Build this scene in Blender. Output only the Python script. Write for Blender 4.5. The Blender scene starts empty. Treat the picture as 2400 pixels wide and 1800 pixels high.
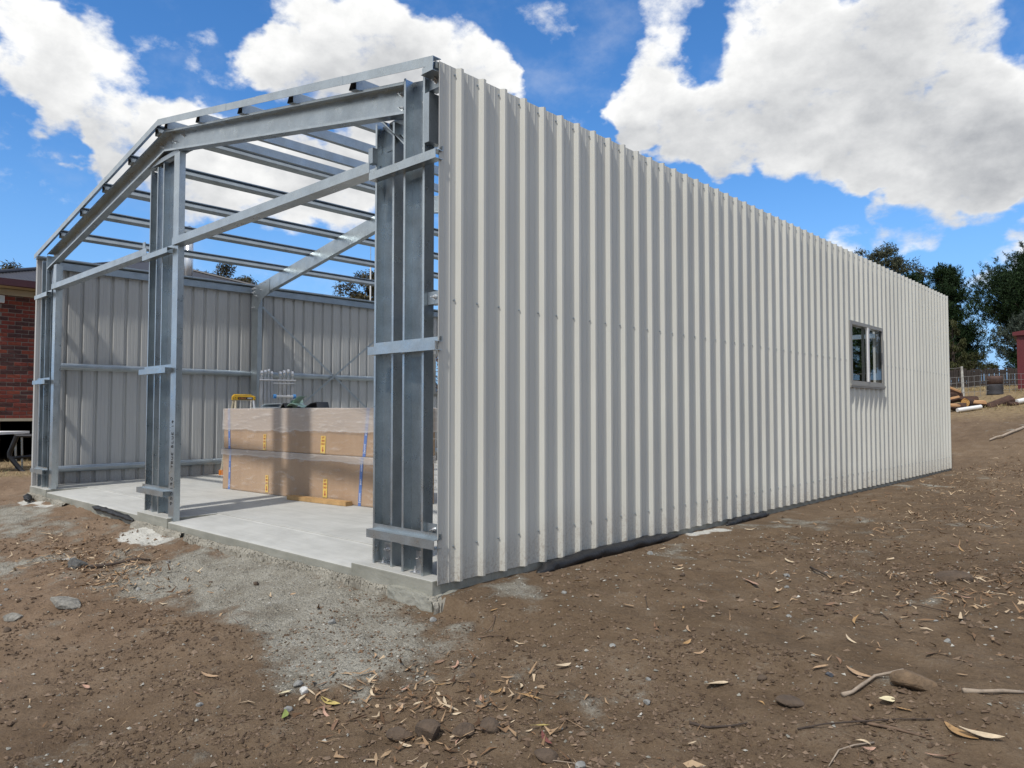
import bpy, bmesh, math, random
import numpy as np
from mathutils import Vector, Matrix
random.seed(7)
RNG = np.random.default_rng(7)
scene = bpy.context.scene
COL = scene.collection
R = math.radians

# ------------------------------------------------------------------ camera
cam_d = bpy.data.cameras.new('camera')
cam = bpy.data.objects.new('camera', cam_d)
COL.objects.link(cam)
cam_d.sensor_width = 36.0
cam_d.lens = 36.0 * 1724.6 / 2400.0
cam_d.clip_start = 0.05
cam_d.clip_end = 2000
cam.location = (3.203, -2.81, 0.988)
cam.rotation_euler = (R(90 + 2.193), 0, R(42.88))
scene.camera = cam

# ------------------------------------------------------------------ sun, sky
SUN_EL, SUN_AZ = 53.0, 12.0          # azimuth measured from -Y towards +X
sd = Vector((math.sin(R(SUN_AZ)) * math.cos(R(SUN_EL)), -math.cos(R(SUN_AZ)) * math.cos(R(SUN_EL)), math.sin(R(SUN_EL))))
sun_l = bpy.data.lights.new('sun', 'SUN')
sun_l.energy = 2.8
sun_l.angle = R(2.2)
sun_l.color = (1.0, 0.955, 0.89)
sun = bpy.data.objects.new('sun', sun_l)
COL.objects.link(sun)
sun.rotation_euler = sd.to_track_quat('Z', 'Y').to_euler()

SKY_STRENGTH = 0.122
CLOUDS = [(-0.8901,0.2077,0.4057,0.99821,1),(-0.8805,0.2575,0.398,0.99738,1),(-0.8776,0.292,0.3771,0.9990,1),(-0.8317,0.3421,0.4372,0.9985,0.34),(-0.8235,0.378,0.4231,0.9991,0.28),(-0.902,0.2608,0.3439,0.99891,0.9),(-0.8951,0.3124,0.318,0.99766,1),(-0.8706,0.3602,0.3352,0.99838,1),(-0.8405,0.408,0.3505,0.9990,.9),(-0.906,0.2889,0.3094,0.99903,0.8),(-0.8716,0.3867,0.3013,0.99692,1),(-0.8373,0.4629,0.2909,0.99607,1),(-0.8021,0.5267,0.2816,0.99671,1),(-0.7618,0.5633,0.3201,0.99787,0.9),(-0.7985,0.4285,0.4228,0.99903,1),(-0.7741,0.459,0.4361,0.99788,1),(-0.736,0.5052,0.4506,0.99665,1),(-0.7242,0.5474,0.4194,0.99444,1),(-0.6731,0.6003,0.432,0.99684,1),(-0.6421,0.6442,0.4156,0.99826,1),(-0.7836,0.4769,0.3982,0.99812,1),(-0.6223,0.6702,0.4044,0.99948,0.7),(-0.5244,0.7535,0.3965,0.99922,1),(-0.4774,0.7777,0.4091,0.99811,1),(-0.4524,0.816,0.3599,0.99669,1),(-0.3894,0.8488,0.3577,0.9962,1),(-0.343,0.8298,0.4403,0.99696,1),(-0.2959,0.8723,0.3893,0.99358,1),(-0.2037,0.8951,0.3966,0.99318,1),(-0.1327,0.9342,0.3311,0.99679,1),(-0.2458,0.9172,0.3135,0.99739,1),(-0.1734,0.9378,0.3008,0.99804,1),(-0.4426,0.8405,0.3125,0.99915,0.9),(-0.2884,0.9164,0.2777,0.99949,0.7),(-0.451,0.755,0.476,0.999,0.55),(-0.5577,0.6687,0.4917,0.99916,0.45),(-0.1901,0.9525,0.2378,0.9988,0.60),(-0.1380,0.9619,0.2329,0.9992,0.65),(-0.24,0.945,0.225,0.9993,0.5),(-0.1332,0.9708,0.1997,0.99942,0.5),(-0.3001,0.9332,0.1976,0.99931,0.45),(-0.1426,0.9761,0.164,0.99896,0.5),(-0.2297,0.9094,0.3466,0.99942,0.6),(-0.5153,0.7776,0.3603,0.9991,0.8),(-0.4217,0.8454,0.3278,0.99786,1),(-0.3338,0.891,0.3078,0.99814,1),(-0.257,0.9227,0.2875,0.99884,0.9),(-0.1871,0.942,0.2786,0.99843,1),(-0.1322,0.9496,0.2842,0.99864,1),(-0.4649,0.8167,0.3417,0.99807,1),(-0.5186,0.773,0.3653,0.99886,0.9),(-0.2294,0.9367,0.2646,0.99926,0.6),(-0.5358,0.7512,0.3855,0.99949,0.8)]
# thick, grey undersides inside the two big banks
GREYS = [(-0.2037,0.8951,0.3966,0.9945,1),(-0.1734,0.9378,0.3008,0.9976,0.8),(-0.39,0.855,0.335,0.998,0.55),(-0.74,0.54,0.40,0.997,0.5),(-0.88,0.235,0.40,0.9985,0.45),(-0.09,0.92,0.37,0.995,1)]

class NT:
    """small helper to write node graphs"""
    def __init__(s, tree): s.t = tree; s.n = tree.nodes; s.l = tree.links
    def node(s, typ, **kw):
        n = s.n.new(typ)
        for k, v in kw.items():
            setattr(n, k, v)
        return n
    def put(s, sock, v):
        if isinstance(v, bpy.types.NodeSocket): s.l.new(v, sock)
        elif v is not None: sock.default_value = v
    def math(s, op, a, b=None, c=None, clamp=False):
        n = s.node('ShaderNodeMath', operation=op, use_clamp=clamp)
        s.put(n.inputs[0], a)
        if b is not None: s.put(n.inputs[1], b)
        if c is not None: s.put(n.inputs[2], c)
        return n.outputs[0]
    def vmath(s, op, a, b=None):
        n = s.node('ShaderNodeVectorMath', operation=op)
        s.put(n.inputs[0], a)
        if b is not None: s.put(n.inputs[1], b)
        return n.outputs['Value'] if op in ('DOT_PRODUCT', 'LENGTH') else n.outputs[0]
    def maprange(s, v, a, b, c=0.0, d=1.0, smooth=False):
        n = s.node('ShaderNodeMapRange', interpolation_type='SMOOTHSTEP' if smooth else 'LINEAR')
        for i, x in enumerate((v, a, b, c, d)): s.put(n.inputs[i], x)
        return n.outputs[0]
    def noise(s, vec, scale, detail=4.0, rough=0.55, dist=0.0, out=0):
        n = s.node('ShaderNodeTexNoise')
        if vec is not None: s.put(n.inputs['Vector'], vec)
        n.inputs['Scale'].default_value = scale
        n.inputs['Detail'].default_value = detail
        n.inputs['Roughness'].default_value = rough
        n.inputs['Distortion'].default_value = dist
        return n.outputs[out]
    def mix(s, f, a, b, blend='MIX'):
        n = s.node('ShaderNodeMix', data_type='RGBA', blend_type=blend)
        s.put(n.inputs[0], f); s.put(n.inputs[6], a); s.put(n.inputs[7], b)
        return n.outputs[2]
    def ramp(s, f, stops):
        n = s.node('ShaderNodeValToRGB')
        e = n.color_ramp.elements
        while len(e) < len(stops): e.new(0.5)
        for i, (p, c) in enumerate(stops):
            e[i].position = p; e[i].color = c if len(c) == 4 else (*c, 1)
        s.put(n.inputs[0], f)
        return n.outputs[0]

def build_world():
    w = bpy.data.worlds.new('World')
    scene.world = w
    w.use_nodes = True
    t = NT(w.node_tree)
    t.n.clear()
    out = t.node('ShaderNodeOutputWorld')
    bg = t.node('ShaderNodeBackground')
    bg.inputs['Strength'].default_value = SKY_STRENGTH
    t.l.new(bg.outputs[0], out.inputs[0])
    sky = t.node('ShaderNodeTexSky', sky_type='NISHITA')
    sky.sun_disc = False
    sky.sun_elevation = R(SUN_EL)
    sky.sun_rotation = R(180 - SUN_AZ)
    sky.altitude = 100
    sky.air_density = 1.0
    sky.dust_density = 0.25
    sky.ozone_density = 2.2
    hs = t.node('ShaderNodeHueSaturation')
    hs.inputs['Saturation'].default_value = 1.18
    hs.inputs['Value'].default_value = 1.1
    t.l.new(t.mix(1.0, sky.outputs[0], (0.88, 0.99, 1.14, 1), 'MULTIPLY'), hs.inputs['Color'])
    tc = t.node('ShaderNodeTexCoord')
    d = t.vmath('NORMALIZE', tc.outputs['Generated'])
    sep = t.node('ShaderNodeSeparateXYZ'); t.l.new(d, sep.inputs[0])
    z = sep.outputs[2]
    # stretch noise flat: clouds are wider than tall
    mp = t.node('ShaderNodeMapping'); mp.inputs['Scale'].default_value = (1, 1, 1.55)
    t.l.new(d, mp.inputs[0]); p = mp.outputs[0]
    warp = t.noise(p, 7.0, 5, 0.55, out=1)
    wv = t.vmath('SUBTRACT', warp, (0.5, 0.5, 0.5))
    n = t.node('ShaderNodeVectorMath', operation='SCALE'); t.l.new(wv, n.inputs[0]); n.inputs['Scale'].default_value = 0.15
    dw = t.vmath('NORMALIZE', t.vmath('ADD', d, n.outputs[0]))
    over = t.vmath('NORMALIZE', t.vmath('ADD', dw, (0.0, 0.012, 0.055)))
    above = None
    for (x, y, zz, c, wt) in CLOUDS:
        dot = t.vmath('DOT_PRODUCT', over, (x, y, zz))
        v = t.math('MULTIPLY', t.maprange(dot, c - (1 - c) * 0.9, 1.0, smooth=True), wt * 0.62)
        above = v if above is None else t.math('ADD', above, v)
    acc = None
    for (x, y, zz, c, wt) in CLOUDS:
        dot = t.vmath('DOT_PRODUCT', dw, (x, y, zz))
        v = t.math('MULTIPLY', t.maprange(dot, c + (1 - c) * 0.10, 1.0 - (1 - c) * 0.15, smooth=True), wt)
        acc = v if acc is None else t.math('ADD', acc, v)
    blob = t.math('MULTIPLY', t.math('MINIMUM', acc, 1.25), 0.80)
    # elsewhere in the sky, unseen: broken cumulus, cover raised for neutral fill light
    view = t.vmath('DOT_PRODUCT', d, (-0.68, 0.70, 0.23))
    away = t.maprange(view, 0.82, 0.55, smooth=True)
    low = t.maprange(t.noise(p, 2.6, 2, 0.5), 0.38, 0.52, smooth=True)
    hi = t.maprange(z, 0.02, 0.12)
    blob2 = t.math('MULTIPLY', t.math('MULTIPLY', low, away), hi)
    base = t.math('MAXIMUM', blob, blob2)
    f1 = t.noise(p, 11.0, 10, 0.60, 0.2)
    f2 = t.noise(p, 30.0, 7, 0.62)
    nz = t.math('ADD', t.math('MULTIPLY', t.math('SUBTRACT', f1, 0.5), 1.75), t.math('MULTIPLY', t.math('SUBTRACT', f2, 0.5), 0.90))
    dens = t.math('ADD', t.math('MULTIPLY', base, 0.95), nz)
    alpha = t.maprange(dens, 0.16, 0.82, smooth=True)
    # thin veils
    veil = t.math('MULTIPLY', t.maprange(t.noise(p, 3.3, 7, 0.62), 0.52, 0.80, smooth=True), 0.35)
    alpha = t.math('MAXIMUM', alpha, t.math('MULTIPLY', veil, t.maprange(z, 0.03, 0.12)))
    # grey in the thick parts
    g = None
    for (x, y, zz, c, wt) in GREYS:
        dot = t.vmath('DOT_PRODUCT', dw, (x, y, zz))
        v = t.math('MULTIPLY', t.maprange(dot, c, 1.0, smooth=True), wt)
        g = v if g is None else t.math('MAXIMUM', g, v)
    up = t.vmath('ADD', p, (0.0, 0.02, -0.05))
    f3 = t.noise(up, 11.0, 10, 0.60, 0.2)
    up2 = t.vmath('ADD', p, (0.0, 0.008, -0.018))
    f4 = t.noise(up2, 30.0, 7, 0.62)
    bump = t.math('ADD', t.math('MULTIPLY', t.math('SUBTRACT', f3, f1), 0.75), t.math('MULTIPLY', t.math('SUBTRACT', f4, f2), 0.50))
    gg = t.math('ADD', t.math('MULTIPLY', g, 0.32), t.math('ADD', t.math('MULTIPLY', t.maprange(above, 0.15, 1.9, smooth=True), 0.50), t.math('MULTIPLY', blob2, 0.25)))
    thick = t.maprange(dens, 0.70, 1.55, 0.0, 0.22)
    shade = t.math('ADD', t.math('ADD', gg, thick), bump, clamp=True)
    S = 1.0 / SKY_STRENGTH
    cc = t.mix(shade, (0.90 * S, 0.90 * S, 0.89 * S, 1), (0.37 * S, 0.385 * S, 0.41 * S, 1))
    # blue haze low down, as over open country on a clear day
    hz = t.math('MULTIPLY', t.maprange(z, 0.34, -0.02, smooth=True), 0.85)
    clear = t.mix(hz, hs.outputs[0], (0.19 * S, 0.405 * S, 0.78 * S, 1))
    col = t.mix(alpha, clear, cc)
    t.l.new(col, bg.inputs['Color'])
    w.cycles.sampling_method = 'MANUAL'
    w.cycles.sample_map_resolution = 512
build_world()

vs = scene.view_settings
vs.view_transform = 'Standard'
vs.look = 'None'
vs.exposure = 0.22
vs.gamma = 1.0
vs.use_curve_mapping = False
scene.cycles.max_bounces = 7
scene.cycles.diffuse_bounces = 3
scene.cycles.glossy_bounces = 3
scene.cycles.transmission_bounces = 5
scene.cycles.transparent_max_bounces = 8
scene.cycles.caustics_reflective = False
scene.cycles.caustics_refractive = False
scene.cycles.use_denoising = True

# ------------------------------------------------------------------ helpers
def tag(o, label=None, cat=None, group=None, kind=None):
    if label: o['label'] = label
    if cat: o['category'] = cat
    if group: o['group'] = group
    if kind: o['kind'] = kind
    return o

def thing(name, label, cat, loc=(0, 0, 0), rz=0.0, group=None):
    o = bpy.data.objects.new(name, None)
    COL.objects.link(o)
    o.location = loc
    o.rotation_euler = (0, 0, rz)
    o.empty_display_size = 0.2
    return tag(o, label, cat, group)

class MB:
    """collects geometry and links it as ONE mesh object"""
    def __init__(s): s.v = []; s.f = []; s.m = []
    def face(s, pts, m=0):
        b = len(s.v); s.v.extend([tuple(p) for p in pts]); s.f.append(tuple(range(b, b + len(pts)))); s.m.append(m); return s
    def box(s, x0, x1, y0, y1, z0, z1, m=0, M=None):
        P = [(x, y, z) for z in (z0, z1) for y in (y0, y1) for x in (x0, x1)]
        if M is not None: P = [tuple(M @ Vector(p)) for p in P]
        b = len(s.v); s.v.extend(P)
        for q in ((0, 2, 3, 1), (4, 5, 7, 6), (0, 1, 5, 4), (2, 6, 7, 3), (0, 4, 6, 2), (1, 3, 7, 5)):
            s.f.append(tuple(b + i for i in q)); s.m.append(m)
        return s
    def sweep(s, loops, m=0, cap=True, closed=True):
        """loops: list of rings of 3-D points, all the same length"""
        b = len(s.v); n = len(loops[0])
        for L in loops: s.v.extend([tuple(p) for p in L])
        for k in range(len(loops) - 1):
            for i in range(n if closed else n - 1):
                j = (i + 1) % n
                s.f.append((b + k * n + i, b + k * n + j, b + (k + 1) * n + j, b + (k + 1) * n + i)); s.m.append(m)
        if cap and closed:
            s.f.append(tuple(b + i for i in reversed(range(n)))); s.m.append(m)
            s.f.append(tuple(b + (len(loops) - 1) * n + i for i in range(n))); s.m.append(m)
        return s
    def tube(s, pts, r, n=8, m=0):
        pts = [Vector(p) for p in pts]
        rs = r if isinstance(r, (list, tuple)) else [r] * len(pts)
        loops = []
        for i, p in enumerate(pts):
            d = (pts[min(i + 1, len(pts) - 1)] - pts[max(i - 1, 0)])
            if d.length < 1e-9: d = Vector((0, 0, 1))
            d.normalize()
            a = Vector((0, 0, 1)) if abs(d.z) < 0.9 else Vector((1, 0, 0))
            u = d.cross(a).normalized(); w = u.cross(d).normalized()
            loops.append([p + u * math.cos(2 * math.pi * k / n) * rs[i] + w * math.sin(2 * math.pi * k / n) * rs[i] for k in range(n)])
        return s.sweep(loops, m)
    def prism(s, pts, off, m=0):
        off = Vector(off); P = [Vector(p) for p in pts]
        return s.sweep([P, [p + off for p in P]], m)
    def mesh(s, name, mats, smooth=False, fix=True):
        me = bpy.data.meshes.new(name)
        me.from_pydata(s.v, [], s.f)
        for x in (mats if isinstance(mats, (list, tuple)) else [mats]): me.materials.append(x)
        if len(me.materials) > 1: me.polygons.foreach_set('material_index', s.m)
        if fix:
            bm = bmesh.new(); bm.from_mesh(me); bmesh.ops.recalc_face_normals(bm, faces=bm.faces); bm.to_mesh(me); bm.free()
        if smooth: me.polygons.foreach_set('use_smooth', [True] * len(me.polygons))
        me.update()
        return me
    def build(s, name, mats, parent=None, smooth=False, fix=True):
        o = bpy.data.objects.new(name, s.mesh(name, mats, smooth, fix))
        COL.objects.link(o)
        if parent: o.parent = parent
        return o

def np_mesh(name, V, F, mats, smooth=False, mi=None):
    """fast mesh from numpy arrays, all faces with the same number of corners"""
    me = bpy.data.meshes.new(name)
    V = np.asarray(V, np.float32); F = np.asarray(F, np.int32); k = F.shape[1]
    me.vertices.add(len(V)); me.vertices.foreach_set('co', V.ravel())
    me.loops.add(F.size); me.loops.foreach_set('vertex_index', F.ravel())
    me.polygons.add(len(F))
    me.polygons.foreach_set('loop_start', np.arange(0, F.size, k, dtype=np.int32))
    for x in (mats if isinstance(mats, (list, tuple)) else [mats]): me.materials.append(x)
    if mi is not None: me.polygons.foreach_set('material_index', np.asarray(mi, np.int32))
    me.polygons.foreach_set('use_smooth', np.full(len(F), bool(smooth)))
    me.update(calc_edges=True)
    return me

def link(name, me, parent=None, loc=None):
    o = bpy.data.objects.new(name, me); COL.objects.link(o)
    if parent: o.parent = parent
    if loc is not None: o.location = loc
    return o

def copy_tree(o, parent=None):
    c = o.copy(); COL.objects.link(c); c.parent = parent
    for ch in list(o.children): copy_tree(ch, c)
    return c

# ------------------------------------------------------------------ materials
def new_mat(name):
    m = bpy.data.materials.new(name); m.use_nodes = True
    t = NT(m.node_tree); b = t.n['Principled BSDF']
    return m, t, b

def plain(name, col, rough=0.6, metal=0.0, var=0.12, scale=6.0, bump=0.0, bscale=40.0):
    m, t, b = new_mat(name)
    tc = t.node('ShaderNodeTexCoord'); o = tc.outputs['Object']
    f = t.noise(o, scale, 5, 0.6)
    lo = tuple(c * (1 - var) for c in col); hi = tuple(min(1, c * (1 + var)) for c in col)
    t.l.new(t.ramp(f, [(0.3, lo), (0.7, hi)]), b.inputs['Base Color'])
    b.inputs['Roughness'].default_value = rough
    b.inputs['Metallic'].default_value = metal
    if bump:
        bp = t.node('ShaderNodeBump'); bp.inputs['Strength'].default_value = bump; bp.inputs['Distance'].default_value = 0.01
        t.l.new(t.noise(o, bscale, 5, 0.6), bp.inputs['Height']); t.l.new(bp.outputs[0], b.inputs['Normal'])
    return m

def galvanised(name, base=0.5, rough=0.38, tint=(0.91, 1.01, 1.06)):
    m, t, b = new_mat(name)
    tc = t.node('ShaderNodeTexCoord'); o = tc.outputs['Object']
    v = t.node('ShaderNodeTexVoronoi'); v.inputs['Scale'].default_value = 150
    t.l.new(o, v.inputs['Vector'])
    sp = t.node('ShaderNodeSeparateColor'); t.l.new(v.outputs['Color'], sp.inputs[0])
    f = t.math('ADD', t.math('MULTIPLY', sp.outputs[0], 0.18), t.math('MULTIPLY', t.noise(o, 5, 5, 0.6), 0.82))
    c0 = tuple(base * 0.80 * k for k in tint); c1 = tuple(base * 1.18 * k for k in tint)
    t.l.new(t.ramp(f, [(0.25, c0), (0.75, c1)]), b.inputs['Base Color'])
    # rolled sheet: faint streaks along the length, cloudy gloss
    b.inputs['Metallic'].default_value = 0.9
    t.l.new(t.maprange(t.noise(o, 9, 4, 0.6), 0.3, 0.7, rough - 0.07, rough + 0.1), b.inputs['Roughness'])
    bp = t.node('ShaderNodeBump'); bp.inputs['Strength'].default_value = 0.12; bp.inputs['Distance'].default_value = 0.004
    t.l.new(t.noise(o, 7, 3, 0.5), bp.inputs['Height']); t.l.new(bp.outputs[0], b.inputs['Normal'])
    return m

STEEL = galvanised('galvanised_steel', 0.49, 0.31)
STEEL_DULL = galvanised('galvanised_steel_dull', 0.42, 0.42)
STEEL_BRIGHT = galvanised('zinc_bright', 0.68, 0.3, (1, 1, 1.0))
ALU = galvanised('aluminium', 0.62, 0.34, (1, 0.99, 0.97))

def painted_sheet(name, col, rough):
    m, t, b = new_mat(name)
    tc = t.node('ShaderNodeTexCoord')
    mp = t.node('ShaderNodeMapping'); mp.inputs['Scale'].default_value = (1, 1, 0.12)
    geo = t.node('ShaderNodeNewGeometry')
    t.l.new(geo.outputs['Position'], mp.inputs[0])
    f = t.noise(mp.outputs[0], 14, 5, 0.65)
    g = t.noise(geo.outputs['Position'], 1.3, 3, 0.5)
    k = t.math('ADD', t.math('MULTIPLY', f, 0.55), t.math('MULTIPLY', g, 0.45))
    oi = t.node('ShaderNodeObjectInfo')
    tone = t.maprange(oi.outputs['Random'], 0, 1, 0.955, 1.03)
    c = t.ramp(k, [(0.3, tuple(c * 0.92 for c in col)), (0.7, tuple(c * 1.05 for c in col))])
    vm = t.node('ShaderNodeVectorMath', operation='SCALE'); t.l.new(c, vm.inputs[0]); t.l.new(tone, vm.inputs['Scale'])
    # mud splashed and dust settled on the lowest part of the wall, a few scuffs higher up
    sz = t.node('ShaderNodeSeparateXYZ'); t.l.new(geo.outputs['Position'], sz.inputs[0])
    lowz = t.maprange(t.math('ADD', sz.outputs[2], t.math('MULTIPLY', t.noise(geo.outputs['Position'], 2.2, 3, 0.6), 0.5)), 0.62, 0.16, smooth=True)
    spl = t.math('MULTIPLY', lowz, t.maprange(t.noise(geo.outputs['Position'], 55, 5, 0.75), 0.46, 0.64))
    scf = t.maprange(t.noise(mp.outputs[0], 3.2, 8, 0.78), 0.66, 0.80)
    dirt = t.math('ADD', t.math('MULTIPLY', spl, 0.5), t.math('ADD', t.math('MULTIPLY', lowz, 0.16), t.math('MULTIPLY', scf, 0.12)), clamp=True)
    t.l.new(t.mix(dirt, vm.outputs[0], (0.20, 0.145, 0.10, 1)), b.inputs['Base Color'])
    bp = t.node('ShaderNodeBump'); bp.inputs['Strength'].default_value = 0.10; bp.inputs['Distance'].default_value = 0.02
    ms = t.node('ShaderNodeMapping'); ms.inputs['Scale'].default_value = (1, 3, 1); t.l.new(geo.outputs['Position'], ms.inputs[0])
    t.l.new(t.noise(ms.outputs[0], 1.8, 2, 0.5), bp.inputs['Height']); t.l.new(bp.outputs[0], b.inputs['Normal'])
    b.inputs['Roughness'].default_value = rough
    b.inputs['Specular IOR Level'].default_value = 0.4
    return m
SHEET_OUT = painted_sheet('painted_sheet', (0.57, 0.568, 0.515), 0.42)
SHEET_IN = painted_sheet('sheet_backing', (0.47, 0.475, 0.46), 0.5)
TRIM = plain('window_trim', (0.30, 0.295, 0.27), 0.45, 0.0, 0.05)
BLACK = plain('black_plastic', (0.010, 0.010, 0.011), 0.5, 0.0, 0.2, 8, 0.6, 30)
BLACK_STEEL = plain('black_painted_steel', (0.013, 0.013, 0.015), 0.4)
WHITE = plain('white_paint', (0.74, 0.74, 0.72), 0.5, 0, 0.06)
CREAM = plain('cream_paint', (0.40, 0.35, 0.25), 0.55, 0, 0.06)
CRIMSON = plain('dark_red_paint', (0.050, 0.008, 0.012), 0.5)
ROOF_IRON = plain('charcoal_roof_iron', (0.042, 0.040, 0.041), 0.5, 0.0, 0.12)
YELLOW = plain('yellow_paint', (0.62, 0.36, 0.02), 0.45)
TIMBER = plain('pale_timber', (0.42, 0.26, 0.11), 0.7, 0, 0.25, 9)
POLE_WOOD = plain('pink_timber', (0.55, 0.36, 0.24), 0.6, 0, 0.1)
BLUE = plain('blue_plastic', (0.05, 0.20, 0.46), 0.45)
ORANGE = plain('orange_plastic', (0.75, 0.22, 0.02), 0.5)
RED_SHED = plain('red_painted_sheet', (0.095, 0.009, 0.012), 0.5, 0, 0.1)
GREENISH = plain('pale_green_film', (0.35, 0.50, 0.40), 0.35)
DARK_GREY = plain('dark_grey_paint', (0.06, 0.065, 0.07), 0.5)
PAPER_YELLOW = plain('yellow_label', (0.72, 0.50, 0.10), 0.6, 0, 0.05)
PRINT_RED = plain('red_print', (0.42, 0.07, 0.02), 0.6, 0, 0.05)
PRINT_ORANGE = plain('orange_print', (0.65, 0.24, 0.04), 0.6, 0, 0.05)
PRINT_WHITE = plain('white_print', (0.75, 0.77, 0.8), 0.6, 0, 0.03)
INK = plain('black_ink', (0.012, 0.012, 0.014), 0.6, 0, 0.1)
TAPE = plain('blue_tape', (0.075, 0.17, 0.46), 0.35, 0, 0.12)

def concrete(name, lo, hi, rough=0.85, streak=True):
    m, t, b = new_mat(name)
    geo = t.node('ShaderNodeNewGeometry'); p = geo.outputs['Position']
    f = t.noise(p, 2.2, 8, 0.62)
    s = t.node('ShaderNodeMapping'); s.inputs['Scale'].default_value = (0.8, 6.0, 6.0); s.inputs['Rotation'].default_value = (0, 0, R(20))
    t.l.new(p, s.inputs[0])
    g = t.noise(s.outputs[0], 3.0, 5, 0.6)
    k = t.math('ADD', t.math('MULTIPLY', f, 0.6), t.math('MULTIPLY', g, 0.4))
    c = t.ramp(k, [(0.32, lo), (0.66, hi)])
    spk = t.maprange(t.noise(p, 160, 2, 0.5), 0.62, 0.78)
    c = t.mix(t.math('MULTIPLY', spk, 0.35), c, tuple(x * 0.6 for x in lo) + (1,))
    st = t.maprange(t.noise(p, 1.1, 6, 0.7, 0.8), 0.55, 0.72)
    c = t.mix(t.math('MULTIPLY', st, 0.30), c, tuple(x * 0.55 for x in lo) + (1,))
    dr = t.maprange(t.noise(p, 5.5, 7, 0.75, 0.5), 0.60, 0.74)
    c = t.mix(t.math('MULTIPLY', dr, 0.28), c, (0.22, 0.165, 0.115, 1))
    t.l.new(c, b.inputs['Base Color'])
    b.inputs['Roughness'].default_value = rough
    bp = t.node('ShaderNodeBump'); bp.inputs['Strength'].default_value = 0.35; bp.inputs['Distance'].default_value = 0.01
    t.l.new(t.noise(p, 70, 6, 0.65), bp.inputs['Height']); t.l.new(bp.outputs[0], b.inputs['Normal'])
    return m
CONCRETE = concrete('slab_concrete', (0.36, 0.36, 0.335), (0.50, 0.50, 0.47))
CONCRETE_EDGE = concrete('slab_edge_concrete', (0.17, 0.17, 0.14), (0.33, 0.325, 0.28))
SPILL = concrete('spilt_concrete', (0.16, 0.145, 0.115), (0.36, 0.34, 0.285))

def glass():
    m, t, b = new_mat('window_glass')
    t.n.remove(b)
    out = t.n['Material Output']
    gl = t.node('ShaderNodeBsdfGlossy'); gl.inputs['Roughness'].default_value = 0.01
    tr = t.node('ShaderNodeBsdfTransparent'); tr.inputs['Color'].default_value = (0.86, 0.89, 0.88, 1)
    fr = t.node('ShaderNodeFresnel'); fr.inputs['IOR'].default_value = 1.52
    mx = t.node('ShaderNodeMixShader')
    t.l.new(fr.outputs[0], mx.inputs[0]); t.l.new(tr.outputs[0], mx.inputs[1]); t.l.new(gl.outputs[0], mx.inputs[2])
    t.l.new(mx.outputs[0], out.inputs[0])
    return m
GLASS = glass()

# ------------------------------------------------------------------ terrain function
#TERRAIN-BEGIN
_tab = np.random.default_rng(11).random((256, 256))
def _vn(x, y):
    xi = np.floor(x).astype(int); yi = np.floor(y).astype(int)
    fx = x - xi; fy = y - yi
    fx = fx * fx * (3 - 2 * fx); fy = fy * fy * (3 - 2 * fy)
    a = _tab[xi % 256, yi % 256]; b = _tab[(xi + 1) % 256, yi % 256]
    c = _tab[xi % 256, (yi + 1) % 256]; d = _tab[(xi + 1) % 256, (yi + 1) % 256]
    return (a * (1 - fx) + b * fx) * (1 - fy) + (c * (1 - fx) + d * fx) * fy - 0.5
def fbm(x, y, f, o):
    r = 0; a = 1.0
    for i in range(o):
        r = r + a * _vn(x * f + 17.3 * i, y * f + 5.1 * i); a *= 0.5; f *= 2.03
    return r
def sst(a, b, x):
    t = np.clip((x - a) / (b - a), 0, 1); return t * t * (3 - 2 * t)
def ground_base(x, y):
    front = np.maximum(0, 0.35 - y)
    h = -0.05 - 0.165 * front * (1 - 0.03 * np.minimum(front, 8)) 
    h = np.where(front > 5, -0.05 - 0.165 * 5 * 0.85 - 0.02 * (front - 5), h)
    bank = sst(-11, -8, x)
    y2 = y + 0.25 * x + 0.35 * fbm(x, y, 0.35, 2)
    h = h + bank * (0.86 * sst(12.6, 17.2, y2) + 0.135 * np.clip(y2 - 16.5, 0, 5.5) + 0.045 * np.clip(y2 - 22, 0, 30))
    h = h + 0.02 * np.clip(x - 1.0, 0, 30) * sst(0, 4, y)
    return h
def ground(x, y, fine=True):
    x = np.asarray(x, float); y = np.asarray(y, float)
    h = ground_base(x, y) + 0.05 * fbm(x, y, 0.7, 3)
    if fine:
        near = np.clip(1.3 - (np.hypot(x - 1, y + 1)) / 22, 0.2, 1)
        h = h + near * (0.034 * fbm(x, y, 3.1, 3) + 0.034 * np.maximum(0, fbm(x + 40, y + 9, 9.0, 3) - 0.02) + 0.011 * fbm(x + 4, y + 90, 21.0, 2))
    # cut away under the slab
    ins = (x > -7.93) & (x < -0.07) & (y > 0.10) & (y < 11.95)
    # keep the strip along the right-hand wall and slab front level
    edge = np.exp(-((np.abs(x - 0.1)) / 0.25) ** 2) * (y > 0) * (y < 12)
    h = h * (1 - edge) + edge * (-0.045 + 0.3 * (h + 0.05) * 0.2)
    return np.where(ins, -0.40, h)
#TERRAIN-END
def gz(x, y): return float(ground(x, y))

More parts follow.
